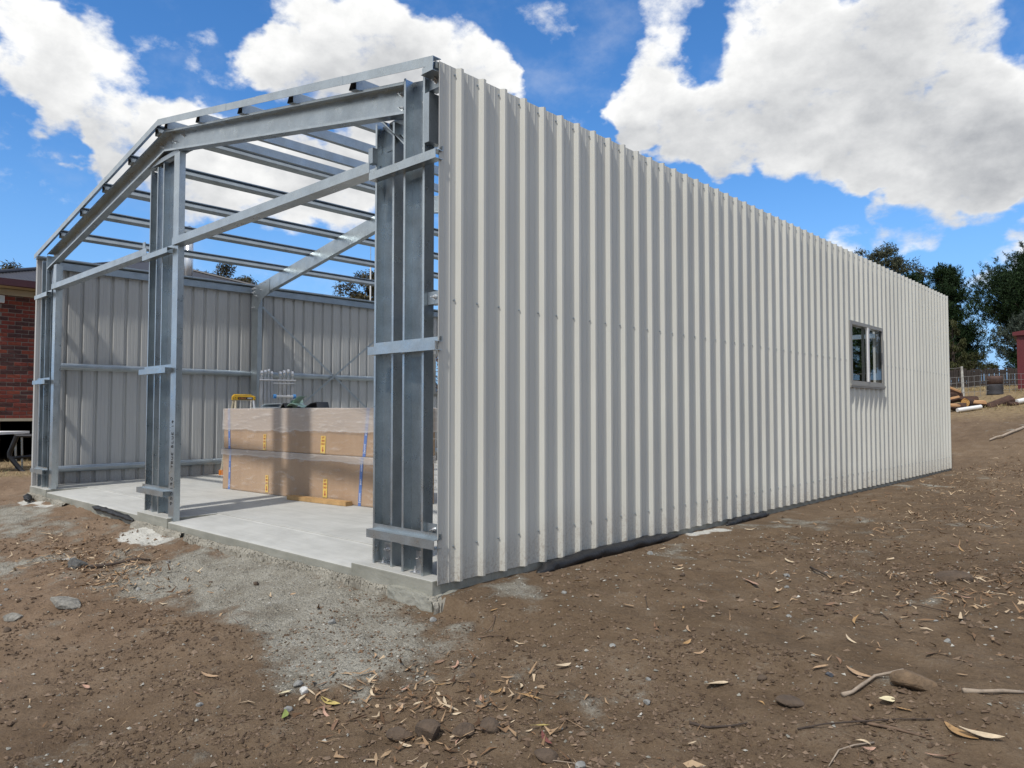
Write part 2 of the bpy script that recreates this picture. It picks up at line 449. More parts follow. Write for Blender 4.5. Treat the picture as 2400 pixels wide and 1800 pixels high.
# ------------------------------------------------------------------ ground
def gauss(x, y, cx, cy, sx, sy):
    return np.exp(-(((x - cx) / sx) ** 2 + ((y - cy) / sy) ** 2))
def gravel_mask(x, y):
    g = (1.45 * gauss(x, y, -2.0, -0.50, 1.15, 0.42) + 1.35 * gauss(x, y, -0.6, -0.45, 0.85, 0.34) + 1.4 * gauss(x, y, 0.12, -0.62, 0.36, 0.34)
         + 0.9 * gauss(x, y, -1.4, -0.12, 1.5, 0.17) + 1.0 * gauss(x, y, -3.9, -1.25, 0.6, 0.28) + 1.5 * gauss(x, y, -6.4, -0.60, 1.9, 0.42)
         + 0.9 * gauss(x, y, 0.25, 0.35, 0.3, 0.45) + 0.55 * gauss(x, y, 0.35, 4.0, 0.35, 0.9) + 0.55 * gauss(x, y, 0.3, 2.0, 0.16, 0.25) + 0.5 * gauss(x, y, 0.3, 9.0, 0.5, 2.0)
         + 0.4 * gauss(x, y, 1.2, 4.5, 0.5, 0.8) + 0.5 * gauss(x, y, 1.05, -0.75, 0.35, 0.2))
    return np.clip((g + 0.95 * fbm(x, y, 2.3, 4) + 0.75 * fbm(x, y, 8.0, 3) - 0.40) * 1.15, 0, 1)
def lime_mask(x, y):
    g = 1.35 * gauss(x, y, -3.85, -0.16, 0.50, 0.17) + 1.1 * gauss(x, y, 0.08, 3.02, 0.12, 0.36) + 1.0 * gauss(x, y, -7.2, -0.16, 0.8, 0.13) + 0.5 * gauss(x, y, -3.4, -0.75, 0.7, 0.18)
    return np.clip((g + 0.6 * fbm(x + 9, y, 5.0, 3) - 0.45) * 2.4, 0, 1)
def straw_mask(x, y):
    g = sst(16.0, 18.4, y + 0.4 * x + 1.0 * fbm(x, y, 0.6, 3)) * sst(-11, -8, x) + 0.9 * sst(-10.2, -11.2, x + 0.8 * fbm(x, y, 0.8, 2))
    return np.clip(g + 0.5 * fbm(x, y + 31, 1.6, 4) * (g > 0.05), 0, 1)

def soil_mat():
    m, t, b = new_mat('bare_earth')
    geo = t.node('ShaderNodeNewGeometry'); p = geo.outputs['Position']
    at = t.node('ShaderNodeAttribute', attribute_name='cover')
    sp = t.node('ShaderNodeSeparateColor'); t.l.new(at.outputs['Color'], sp.inputs[0])
    grav, lime, straw = sp.outputs[0], sp.outputs[1], sp.outputs[2]
    big = t.noise(p, 0.55, 5, 0.6)
    mid = t.noise(p, 4.5, 7, 0.65)
    fin = t.noise(p, 60, 5, 0.7)
    k = t.math('ADD', t.math('MULTIPLY', big, 0.36), t.math('ADD', t.math('MULTIPLY', mid, 0.34), t.math('MULTIPLY', fin, 0.30)))
    soil = t.ramp(k, [(0.33, (0.078, 0.052, 0.031)), (0.50, (0.152, 0.107, 0.068)), (0.66, (0.235, 0.173, 0.115))])
    # lighter, slightly redder soil towards the left of the shed front
    sx = t.node('ShaderNodeSeparateXYZ'); t.l.new(p, sx.inputs[0])
    left = t.maprange(t.math('ADD', sx.outputs[0], t.math('MULTIPLY', t.math('SUBTRACT', big, 0.5), 3.0)), 0.6, -2.8, smooth=True)
    soil = t.mix(t.math('MULTIPLY', left, 0.55), soil, t.ramp(k, [(0.33, (0.150, 0.097, 0.062)), (0.66, (0.345, 0.246, 0.168))]))
    v = t.node('ShaderNodeTexVoronoi'); v.inputs['Scale'].default_value = 75; t.l.new(p, v.inputs['Vector'])
    vs_ = t.node('ShaderNodeSeparateColor'); t.l.new(v.outputs['Color'], vs_.inputs[0])
    gcol = t.ramp(vs_.outputs[0], [(0.0, (0.17, 0.16, 0.13)), (0.5, (0.29, 0.275, 0.23)), (1.0, (0.43, 0.41, 0.355))])
    dust = t.ramp(mid, [(0.35, (0.245, 0.228, 0.185)), (0.65, (0.355, 0.342, 0.292))])
    gcol = t.mix(t.maprange(fin, 0.35, 0.65, 0.45, 0.95), gcol, dust)
    gm = t.maprange(t.math('ADD', grav, t.math('ADD', t.math('MULTIPLY', t.math('SUBTRACT', mid, 0.5), 1.3), t.math('MULTIPLY', t.math('SUBTRACT', fin, 0.5), 1.1))), 0.10, 1.0, smooth=True)
    c = t.mix(t.math('MULTIPLY', gm, 0.95), soil, gcol)
    lm = t.maprange(t.math('ADD', lime, t.math('MULTIPLY', t.math('SUBTRACT', fin, 0.5), 0.9)), 0.25, 0.7, smooth=True)
    c = t.mix(lm, c, (0.56, 0.55, 0.50, 1))
    st = t.ramp(t.noise(p, 9, 6, 0.7), [(0.3, (0.13, 0.09, 0.05)), (0.7, (0.37, 0.28, 0.15))])
    c = t.mix(t.math('MULTIPLY', straw, 0.85), c, st)
    # pale flecks: chips, dry bits of leaf
    v2 = t.node('ShaderNodeTexVoronoi'); v2.inputs['Scale'].default_value = 42; t.l.new(p, v2.inputs['Vector'])
    fl = t.maprange(v2.outputs['Distance'], 0.10, 0.04)
    c = t.mix(t.math('MULTIPLY', fl, 0.35), c, (0.33, 0.27, 0.19, 1))
    t.l.new(c, b.inputs['Base Color'])
    b.inputs['Roughness'].default_value = 0.95
    b.inputs['Specular IOR Level'].default_value = 0.15
    bp = t.node('ShaderNodeBump'); bp.inputs['Strength'].default_value = 1.0; bp.inputs['Distance'].default_value = 0.022
    cl = t.math('ADD', t.noise(p, 30, 8, 0.74), t.math('MULTIPLY', t.noise(p, 9, 5, 0.6), 0.9))
    hgt = t.math('ADD', cl, t.math('MULTIPLY', t.math('SUBTRACT', 1.0, v.outputs['Distance']), t.math('MULTIPLY', gm, 0.5)))
    t.l.new(hgt, bp.inputs['Height']); t.l.new(bp.outputs[0], b.inputs['Normal'])
    return m
SOIL = soil_mat()

def axis(parts):
    out = [parts[0][0]]
    for a, b, n in parts:
        out.extend(list(np.linspace(a, b, n + 1)[1:]))
    return np.array(out)
gx = axis([(-420, -60, 14), (-60, -14, 40), (-14, -4.2, 170), (-4.2, 4.4, 410), (4.4, 9, 90), (9, 40, 40), (40, 420, 16)])
gy = axis([(-420, -30, 14), (-30, -3.2, 60), (-3.2, 4.0, 350), (4.0, 20, 330), (20, 45, 110), (45, 110, 40), (110, 700, 16)])
GX, GY = np.meshgrid(gx, gy, indexing='ij')
GZ = ground(GX, GY)
nx, ny = len(gx), len(gy)
idx = np.arange(nx * ny).reshape(nx, ny)
F = np.stack([idx[:-1, :-1], idx[1:, :-1], idx[1:, 1:], idx[:-1, 1:]], -1).reshape(-1, 4)
gme = np_mesh('ground', np.stack([GX, GY, GZ], -1).reshape(-1, 3), F, SOIL, True)
att = gme.color_attributes.new('cover', 'FLOAT_COLOR', 'POINT')
cov = np.stack([gravel_mask(GX, GY), lime_mask(GX, GY), straw_mask(GX, GY), np.ones_like(GX)], -1).reshape(-1, 4).astype(np.float32)
att.data.foreach_set('color', cov.ravel())
tag(link('ground', gme), kind='structure')

# ------------------------------------------------------------------ concrete slab
SZ = 0.025
def slab():
    mb = MB()
    # main body sits behind the door rebates; piers of full height stand between them
    mb.box(-7.992, -0.008, 0.46, 12.03, -0.30, SZ, 0)
    for x0, x1 in ((-7.992, -7.30), (-4.36, -3.66), (-0.80, -0.008)):
        mb.box(x0, x1, -0.02, 0.462, -0.30, SZ - 0.0005, 0)
    for x0, x1 in ((-7.30, -4.36), (-3.66, -0.80)):
        # door threshold: 35 mm lower at the front, falling towards the outside
        P = [(x0, -0.012, -0.30), (x0, -0.012, -0.012), (x0, 0.02, -0.006), (x0, 0.44, 0.016), (x0, 0.4615, SZ - 0.002), (x0, 0.4615, -0.30)]
        mb.prism(P, (x1 - x0, 0, 0), 0)
    me = mb.mesh('concrete_slab', [CONCRETE, CONCRETE_EDGE])
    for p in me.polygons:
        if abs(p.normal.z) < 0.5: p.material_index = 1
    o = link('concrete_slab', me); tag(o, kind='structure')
    bv = o.modifiers.new('bevel', 'BEVEL'); bv.width = 0.006; bv.segments = 2; bv.limit_method = 'ANGLE'
slab()
def spill():
    """rough concrete that squeezed out under the formwork"""
    V, Fc = [], []
    def strip(pts, nrm, n, wide, seed):
        rows = 9; b0 = len(V); rr = np.random.default_rng(seed)
        for i in range(n + 1):
            s = i / n; p = np.array(pts[0]) * (1 - s) + np.array(pts[1]) * s
            w = wide * (0.65 + 1.5 * float(fbm(np.array(p[0] * 1.0), np.array(p[1] * 1.0 + seed), 1.3, 3)))
            w = max(0.015, w)
            g = gz(p[0] + nrm[0] * w, p[1] + nrm[1] * w)
            top = -0.062 + 0.02 * float(fbm(np.array(p[0] + 3), np.array(p[1]), 4.0, 2))
            prof = [(-0.02, top), (0.2, top), (0.4, top - .002), (0.6, top - 0.010), (0.8, top - 0.022), (0.93, top * .7 + g * .3), (1.0, top * .4 + g * .6), (1.06, g), (1.08, g - 0.06)]
            for k, (a, zz) in enumerate(prof):
                j = 0.0065 if 0 < k < 8 else 0
                V.append((p[0] + nrm[0] * w * a + rr.uniform(-j, j), p[1] + nrm[1] * w * a + rr.uniform(-j, j), zz + rr.uniform(-j, j)))
        for i in range(n):
            for k in range(rows - 1):
                a = b0 + i * rows + k
                Fc.append((a, a + 1, a + rows + 1, a + rows))
    strip([(-3.2, -0.02), (0.045, -0.02)], (0, -1), 420, 0.042, 3)
    strip([(-8.03, -0.02), (-6.4, -0.02)], (0, -1), 180, 0.08, 5)
    strip([(-4.36, -0.02), (-3.3, -0.02)], (0, -1), 60, 0.05, 8)
    strip([(0.0, -0.07), (0.0, 0.80)], (1, 0), 70, 0.05, 6)
    o = link('footing_spill', np_mesh('footing_spill', V, Fc, SPILL, False)); tag(o, kind='structure')
spill()
def ledge():
    """the lower step of the footing that shows at the near corner, poured against earth"""
    bm = bmesh.new()
    for x0, x1, y0, y1 in ((-0.37, 0.036, -0.060, -0.0205), (-0.0075, 0.034, -0.020, 0.80)):
        b2 = bmesh.new(); bmesh.ops.create_cube(b2, size=1)
        bmesh.ops.subdivide_edges(b2, edges=b2.edges[:], cuts=26, use_grid_fill=True)
        for v in b2.verts:
            x, y, z = x0 + (v.co.x + .5) * (x1 - x0), y0 + (v.co.y + .5) * (y1 - y0), -0.28 + (v.co.z + .5) * 0.228
            n = float(fbm(np.array(x * 1.0 + 7), np.array(y * 1.0 + z), 22.0, 3)); m_ = float(fbm(np.array(x + 3.0), np.array(y * 1.0), 9.0, 2))
            k = 1 if z > -0.16 else 0
            v.co = (x + n * .010 * (1 if x > -.3 else .3), y - abs(n) * .012 + .004, z + k * (n * .012 + m_ * .016))
        me = bpy.data.meshes.new('t'); b2.to_mesh(me); b2.free(); bm.from_mesh(me); bpy.data.meshes.remove(me)
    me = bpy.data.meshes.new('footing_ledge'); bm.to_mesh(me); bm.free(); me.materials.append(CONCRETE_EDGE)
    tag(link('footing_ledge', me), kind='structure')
ledge()

# ------------------------------------------------------------------ the shed
SHED = thing('steel_shed', 'open-fronted steel shed under construction, galvanised frame with pale ribbed walls and no roof yet', 'shed', (0, 0, 0))
W8, L12, H3, SLOPE = 8.0, 12.04, 3.05, 0.179
def rz(x):                                   # top of the rafters
    return 2.98 + SLOPE * (4 - abs(x + 4))
RIB0, PITCH = 0.1445, 0.1905
def profile(y0, y1):
    """(y, out) points of the ribbed sheet between y0 and y1"""
    pts = []
    i0 = int(math.floor((y0 - RIB0) / PITCH)) - 1
    for i in range(i0, i0 + 9):
        b = RIB0 + i * PITCH
        pts += [(b, 0), (b + .018, .029), (b + .038, .029), (b + .056, 0)]
        for q in (.091, .139):               # two little stiffeners in each pan
            pts += [(b + q, 0), (b + q + .003, .0022), (b + q + .009, .0022), (b + q + .012, 0)]
    def at(y):
        for (a, u), (c, v) in zip(pts, pts[1:]):
            if a <= y <= c: return u + (v - u) * ((y - a) / max(1e-9, c - a))
        return 0
    res = [(y0, at(y0))] + [p for p in pts if y0 + 1e-4 < p[0] < y1 - 1e-4] + [(y1, at(y1))]
    return res
def sheet_mesh(name, y0, y1, side, hole=None, ztop=H3, axis_='y', shift=0.0):
    """side +1: ribs towards +X at x=0, -1: ribs towards -X at x=-8. Two skins: paint outside, backing inside."""
    V, Fc, MI = [], [], []
    def panel(a, b, z0, z1):
        pr = profile(a, b); n = len(pr)
        for skin in (0, 1):
            base = len(V)
            for (y, o) in pr:
                x = (o + (0.0 if skin == 0 else -0.0012)) * side + (0 if side > 0 else -W8)
                for z in (z0, z1): V.append((x, y, z) if axis_ == 'y' else (-(y), shift + x, z))
            for i in range(n - 1):
                q = (base + 2 * i, base + 2 * i + 2, base + 2 * i + 3, base + 2 * i + 1)
                if (skin == 0) != (side > 0): q = q[::-1]
                Fc.append(q); MI.append(skin)
        # closing edges
        b0, b1 = base - 2 * n, base
        for i in range(n - 1):
            Fc.append((b0 + 2 * i + 1, b0 + 2 * i + 3, b1 + 2 * i + 3, b1 + 2 * i + 1)); MI.append(0)
            Fc.append((b0 + 2 * i, b1 + 2 * i, b1 + 2 * i + 2, b0 + 2 * i + 2)); MI.append(0)
        for i in (0, n - 1):
            Fc.append((b0 + 2 * i, b0 + 2 * i + 1, b1 + 2 * i + 1, b1 + 2 * i)); MI.append(0)
    if hole:
        ha, hb, hz0, hz1 = hole
        a, b = max(y0, ha), min(y1, hb)
        if y0 < a: panel(y0, a, 0, ztop)
        panel(a, b, 0, hz0); panel(a, b, hz1, ztop)
        if b < y1: panel(b, y1, 0, ztop)
    else:
        panel(y0, y1, 0, ztop)
    me = np_mesh(name, V, Fc, [SHEET_OUT, SHEET_IN], False, MI)
    return me
WIN = (6.90, 8.19, 1.37, 2.13)
CW = 4 * PITCH
for side in (1, -1):
    base_me = None
    for k in range(16):
        a = 0.0 if k == 0 else k * CW + 0.0105
        b = min(L12, (k + 1) * CW + 0.0105)
        hole = WIN if (a < WIN[1] and b > WIN[0]) else None
        if k == 0 or k == 15 or hole:
            link('wall_sheet', sheet_mesh('wall_sheet', a, b, side, hole), SHED)
        else:
            if base_me is None: base_me = sheet_mesh('wall_sheet', CW + 0.0105, 2 * CW + 0.0105, side)
            link('wall_sheet', base_me, SHED, (0, (k - 1) * CW, 0))
# two end-wall sheets beside the right-hand rear corner (the rest of the end wall is still open)
for a, b in ((0.0, CW), (CW, 1.25)):
    o = link('wall_sheet', sheet_mesh('wall_sheet', a, b, 1, None, 2.9 + SLOPE * a, 'x', L12), SHED)

# fixings, far too small to pick apart one by one
def screws():
    mb = MB()
    for side in (1, -1):
        for i in range(63):
            y = RIB0 + i * PITCH - 0.011
            if y > L12: continue
            for z in (0.205, 1.65, 3.005):
                if WIN[0] < y < WIN[1] and WIN[2] < z < WIN[3]: continue
                x = 0.0 if side > 0 else -W8
                ring = lambda r, o: [(x + side * o, y + r * math.cos(k * math.pi / 3), z + r * math.sin(k * math.pi / 3)) for k in range(6)]
                mb.sweep([ring(.0078, 0.0), ring(.0078, .0022), ring(.0048, .0026), ring(.0044, .0075)], 0)
    o = mb.build('screw', [STEEL_DULL], SHED); o['kind'] = 'stuff'
screws()

# ---- cold-formed sections
def c_loop(w, f, l, t):
    """closed outline of a C section, web along u (0..w), flanges towards +v"""
    return [(0, 0), (w, 0), (w, f), (w - l, f), (w - l, f - t), (w - t, f - t), (w - t, t), (t, t), (t, f - t), (l, f - t), (l, f), (0, f)]
T = 0.0032
def c_post(name, x0, x1, yweb, ylip, z0, z1, mat=None, slope_top=False, bolts=()):
    """upright C section: web at yweb, lips at ylip"""
    w = x1 - x0; f = abs(ylip - yweb); s = 1 if ylip > yweb else -1
    pr = [(x0 + u, yweb + s * v) for u, v in c_loop(w, f, 0.018, T)]
    lo = [(x, y, z0) for x, y in pr]
    hi = [(x, y, (z1 + (rz(x) - rz(x0)) if slope_top else z1)) for x, y in pr]
    return MB().sweep([lo, hi]).build(name, [mat or STEEL], SHED)
def bolt_mb(mb, p, n=(0, -1, 0), r=0.011):
    n = Vector(n); a = Vector((1, 0, 0)) if abs(n.x) < 0.9 else Vector((0, 1, 0))
    u = n.cross(a).normalized(); w = n.cross(u).normalized(); p = Vector(p)
    ring = lambda rr, h, k, ph=0: [p + n * h + (u * math.cos(2 * math.pi * i / k + ph) + w * math.sin(2 * math.pi * i / k + ph)) * rr for i in range(k)]
    mb.sweep([ring(r * 1.75, 0, 12), ring(r * 1.75, .003, 12)])
    mb.sweep([ring(r * 1.15, .003, 6), ring(r * 1.15, .014, 6)])
    mb.sweep([ring(r * .62, .014, 8), ring(r * .55, .032, 8)])
def bolt(parent, p, n=(0, -1, 0), r=0.011):
    mb = MB(); bolt_mb(mb, p, n, r)
    return mb.build('bolt', [STEEL_BRIGHT], parent)

# front portal: corner columns
colA = c_post('corner_column', -0.35, -0.15, 0.106, 0.03, SZ, 3.06, slope_top=True)
for z in (2.955, 2.885, 2.60): bolt(colA, (-0.215, 0.1055 - T, z))
colF = c_post('corner_column', -7.86, -7.66, 0.106, 0.03, SZ, 2.98, slope_top=True)
# door mullions (open side out) and their jambs
mulB = c_post('door_mullion', -0.69, -0.49, 0.146, 0.068, SZ, 2.872, slope_top=True)
mulC = c_post('door_mullion', -4.39, -4.20, 0.146, 0.060, SZ, 3.395)
mulE = c_post('door_mullion', -4.09, -3.74, 0.130, 0.065, SZ, 3.43)
def jamb(x0, x1, yf, z0, z1):
    pr = [(x0, yf), (x1, yf), (x1, yf + .055), (x1 - .018, yf + .055), (x1 - .018, yf + .052), (x1 - T, yf + .052), (x1 - T, yf + T), (x0 + T, yf + T), (x0 + T, yf + .03), (x0, yf + .03)]
    return MB().sweep([[(x, y, z0) for x, y in pr], [(x, y, z1) for x, y in pr]]).build('door_jamb', [STEEL], SHED)
jambE = jamb(-3.735, -3.618, 0.022, -0.004, 3.40)
jambF = jamb(-7.395, -7.285, 0.036, SZ + .001, 2.86)
c_post('door_mullion', -7.60, -7.41, 0.146, 0.070, SZ, 2.86)

def rafter(y_web, y_lip, xa, xb, top=0.0, depth=0.203, mat=None):
    f = abs(y_lip - y_web); s = 1 if y_lip > y_web else -1
    pr = [(y_web + s * v, -depth + u) for u, v in c_loop(depth, f, 0.018, T)]
    n = 1
    loops = [[(x, y, rz(x) + top + dz) for y, dz in pr] for x in (xa, xb)]
    return MB().sweep(loops).build('rafter', [mat or STEEL], SHED)
rfR = rafter(0.106, 0.030, -0.352, -3.997)
rfL = rafter(0.106, 0.030, -4.003, -7.658)
for x, dz in ((-0.46, -.05), (-0.46, -.14), (-3.72, -.05), (-3.9, -.10)): bolt(rfR, (x, 0.1025, rz(x) + dz), r=.009)
for x, dz in ((-7.5, -.06), (-4.2, -.06)): bolt(rfL, (x, 0.1025, rz(x) + dz), r=.009)
# apex plate behind the two rafters, stiffener angle and brackets at the mullion heads
def xz_plate(name, pts, y0, y1, mat=None, parent=None):
    return MB().prism([(x, y0, z) for x, z in pts], (0, y1 - y0, 0)).build(name, [mat or STEEL_DULL], parent or SHED)
xz_plate('apex_plate', [(-4.0, 3.47), (-3.55, 3.41), (-3.55, 3.58), (-4.0, 3.67), (-4.45, 3.58), (-4.45, 3.41)], 0.108, 0.112)
xz_plate('knee_plate', [(-0.36, 2.64), (-0.36, 2.90), (-0.68, 2.86)], 0.112, 0.1155)
MB().prism([(-0.37, 0.06, 2.645), (-0.375, 0.06, 2.665), (-0.62, 0.06, 2.868), (-0.60, 0.06, 2.868)], (0, 0.052, 0)).build('knee_stiffener', [STEEL], SHED)
xz_plate('knee_plate', [(-7.65, 2.62), (-7.65, 2.82), (-7.40, 2.85)], 0.112, 0.1155)
MB().prism([(-7.63, 0.07, 2.56), (-7.57, 0.07, 2.56), (-7.47, 0.07, 2.82), (-7.53, 0.07, 2.82)], (0, 0.003, 0)).build('knee_stiffener', [STEEL_BRIGHT], SHED)
MB().box(-4.46, -3.70, 0.05, 0.16, 3.455, 3.459).box(-4.46, -3.70, 0.05, 0.054, 3.415, 3.4555).build('mullion_head_plate', [STEEL_DULL], SHED)
xz_plate('head_cleat', [(-0.66, 2.70), (-0.53, 2.70), (-0.53, 2.872), (-0.66, 2.872)], 0.1385, 0.1415, STEEL)
xz_plate('head_cleat', [(-4.34, 3.30), (-4.24, 3.33), (-4.24, 3.454), (-4.34, 3.454)], 0.1385, 0.1415, STEEL)

# short rails across corner column and mullion
def rail(x0, x1, z0, z1, joints=()):
    xs = [x0, *joints, x1]
    o = None
    for i in range(len(xs) - 1):
        e = 0.002 if i % 2 else 0.0
        a, b = xs[i], xs[i + 1]
        mb = MB()
        mb.box(a, b, -0.030 - e, -0.027 - e, z0 - e, z1 + e)                  # face
        mb.box(a, b, -0.027 - e, 0.0285, z1 - .003 + e, z1 + e)               # top
        mb.box(a, b, -0.027 - e, 0.0285, z0 - e, z0 + .003 - e)               # bottom
        mb.box(a, b, 0.0255, 0.0285, z1 + e, z1 + .030)                       # upstand
        o = mb.build('rail', [STEEL], SHED)
    return o
for z0, z1 in ((0.208, 0.258), (1.348, 1.398), (2.464, 2.514)):
    rail(-0.625, 0.018, z0, z1, (-0.285,))
    rail(-4.36 if z0 < 2 else -4.33, -3.738, z0 + .004, z1 + .004)
    rail(-7.955, -7.42, z0, z1, (-7.66,))
# bottom cleats with bolts
for x, y in ((-0.60, 0.143), (-0.235, 0.103), (-4.33, 0.143), (-7.77, 0.103)):
    cl = MB().box(x - .055, x + .055, y - .007, y - .0035, SZ + .002, SZ + .125).box(x - .055, x + .055, y - .060, y - .0072, SZ + .002, SZ + .006).build('base_cleat', [STEEL_BRIGHT], SHED)
    for dx in (-.022, .022): bolt(cl, (x + dx, y - .0071, SZ + .085), r=.008)
    bolt(cl, (x - .03, y - .035, SZ + .006), (0, 0, 1), .008)
# side cleats of the right corner column, towards the cladding
for z in (0.26, 1.63, 2.93):
    cl = MB().box(-0.148, -0.012, 0.060, 0.063, z, z + .075).box(-0.148, -0.012, 0.063, 0.12, z, z + .003).build('girt_cleat', [STEEL_DULL], SHED)
    bolt(cl, (-0.085, 0.060, z + .04), r=.009)
MB().box(-0.148, -0.10, 0.02, 0.118, 2.60, 2.90).build('girt_cleat', [STEEL_DULL], SHED)

# door heads
def header(x0, x1, z0, z1, yf=-0.002, d=0.10):
    mb = MB()
    mb.box(x0, x1, yf, yf + .003, z0, z1).box(x0, x1, yf + .003, yf + d, z0, z0 + .003).box(x0, x1, yf + d - .003, yf + d, z0 + .003, z1)
    return mb.build('door_header', [STEEL], SHED)
header(-3.70, -0.66, 2.532, 2.600)
header(-7.335, -4.30, 2.535, 2.600)
MB().box(-0.70, -0.655, 0.02, 0.06, 2.60, 2.70).build('header_cleat', [STEEL_DULL], SHED)
MB().box(-4.40, -4.335, 0.00, 0.004, 2.585, 2.665).build('header_cleat', [STEEL_DULL], SHED)

# inner portals
for y in (3.0, 6.0, 9.0):
    for s in (-1, 1):
        x0, x1 = (-7.93, -7.73) if s < 0 else (-0.27, -0.07)
        c_post('portal_column', x0, x1, y, y + 0.076, SZ, 2.93, STEEL_DULL)
        xs = [-7.715, -4.003] if s < 0 else [-3.997, -0.285]
        r_ = rafter(y, y + 0.076, xs[0], xs[1], mat=STEEL)
        if s < 0: pts = [(-7.93, 2.62), (-7.75, 2.62), (-7.62, 2.77), (-7.38, 2.86), (-7.36, 3.075), (-7.93, 2.995)]
        else: pts = [(-0.07, 2.62), (-0.25, 2.62), (-0.38, 2.77), (-0.62, 2.86), (-0.64, 3.075), (-0.07, 2.995)]
        kp = xz_plate('haunch_plate', pts, y - .0045, y - .0015, STEEL_DULL)
        bm_ = MB()
        for dx, z in ((.04, 2.97), (.09, 2.98), (.13, 2.97), (.04, 2.91), (.09, 2.92), (.15, 2.85), (.05, 2.67), (.09, 2.67), (.30, 3.03), (.42, 3.04), (.30, 2.93)):
            xx = (-7.93 + dx) if s < 0 else (-0.07 - dx)
            bolt_mb(bm_, (xx, y - .0045, z), r=.008)
        ob = bm_.build('bolt', [STEEL_BRIGHT], kp); ob['kind'] = 'stuff'
    xz_plate('apex_plate', [(-4.0, 3.47), (-3.55, 3.41), (-3.55, 3.60), (-4.0, 3.68), (-4.45, 3.60), (-4.45, 3.41)], y - .0045, y - .0015)
# rear portal
for x0, x1 in ((-7.86, -7.66), (-0.35, -0.15)): c_post('portal_column', x0, x1, 11.92, 11.996, SZ, 2.95, STEEL_DULL)
rafter(11.92, 11.996, -0.352, -3.997); rafter(11.92, 11.996, -4.003, -7.658)
for z in (0.2, 2.38): MB().box(-7.65, -0.36, 11.92, 11.98, z, z + .08).build('girt', [STEEL], SHED)

# purlins: 60 mm hats with a web bulge shaped to give a shaded and a sunlit band
def purlin(xc, x_shift=0.0):
    z0 = rz(xc)
    pr = [(-.032, 0), (.044, 0), (.045, .003), (.024, .034), (-.004, .038), (-.006, .052), (.026, .054), (.026, .0615), (-.026, .0615), (-.030, .058)]
    pr = [(u * 1.12, v * 1.38) for u, v in pr]
    if xc > -4: pr = [(-u, v) for u, v in pr]
    loops = [[(xc + u, y, z0 + v + (SLOPE if xc < -4 else -SLOPE) * u) for u, v in pr] for y in (0.001, L12 - .02)]
    return MB().sweep(loops, cap=False).build('purlin', [STEEL_DULL], SHED)
for x in (-0.85, -1.64, -2.42, -3.20, -3.89, -4.11, -4.80, -5.55, -6.28, -7.04): purlin(x)
# eave purlins and wall girts
def eave(side):
    x = (lambda d: -d) if side > 0 else (lambda d: -W8 + d)
    pr = [(x(.004), 2.905), (x(.055), 2.905), (x(.055), 3.003), (x(.004), 3.003), (x(.004), 2.99), (x(.052), 2.99), (x(.052), 2.918), (x(.004), 2.918)]
    MB().sweep([[(a, y, z) for a, z in pr] for y in (0.13 if side < 0 else 0.16, L12 - .02)]).build('eave_purlin', [STEEL_DULL], SHED)
    pr = [(x(.004), 3.005), (x(.115), 3.025), (x(.115), 3.044), (x(.004), 3.044)]
    MB().sweep([[(a, y, z) for a, z in pr] for y in (-0.012, L12 - .02)]).build('eave_angle', [STEEL_DULL], SHED)
    for z in (0.180, 1.562):
        segs = [(0.13, L12 - .13)] if z < 1 else [(0.13, 6.84), (8.245, L12 - .13)]
        pr = [(x(.002), z), (x(.012), z), (x(.020), z + .012), (x(.062), z + .014), (x(.066), z + .030), (x(.066), z + .056), (x(.060), z + .070), (x(.020), z + .074), (x(.012), z + .088), (x(.002), z + .088)]
        for a, b in segs:
            MB().sweep([[(p, y, q) for p, q in pr] for y in (a, b)]).build('girt', [STEEL_DULL], SHED)
eave(1); eave(-1)
# barge angle along the front of the roof, in overlapping lengths
def barge(xa, xb, e, left):
    pr = [(-.034 - e, .030), (-.034 - e, .088 + e), (.030, .088 + e), (.030, .085 + e), (-.031 - e, .085 + e), (-.031 - e, .030)]
    MB().sweep([[(x, y, rz(x) + v) for y, v in pr] for x in (xa, xb)]).build('barge_angle', [STEEL], SHED)
for i, (a, b) in enumerate(((-0.004, -0.92), (-0.918, -2.1), (-2.098, -2.6), (-2.598, -3.9995))): barge(a, b, 0.0015 * (i % 2), False)
for i, (a, b) in enumerate(((-4.0005, -5.4), (-5.398, -6.9), (-6.898, -7.996))): barge(a, b, 0.0015 * (i % 2), True)
MB().box(-0.10, -0.004, -0.036, -0.033, 2.985, 3.02).box(-0.115, -0.004, -0.033, 0.06, 2.985, 2.988).build('corner_bracket', [STEEL], SHED)
# strap bracing on the left wall
for (ya, za), (yb, zb) in (((3.18, 2.70), (5.92, 0.54)), ((5.92, 2.70), (3.18, 0.54))):
    d = Vector((0, yb - ya, zb - za)).normalized(); n = Vector((0, -d.z, d.y)) * 0.016
    o_ = Vector((0.0016, 0, 0)); e = -7.915 + (0.004 if za > zb and ya > yb else 0)
    a, b = Vector((e, ya, za)), Vector((e, yb, zb))
    MB().prism([a - n, a + n, b + n, b - n], o_).build('brace_strap', [STEEL_DULL], SHED)

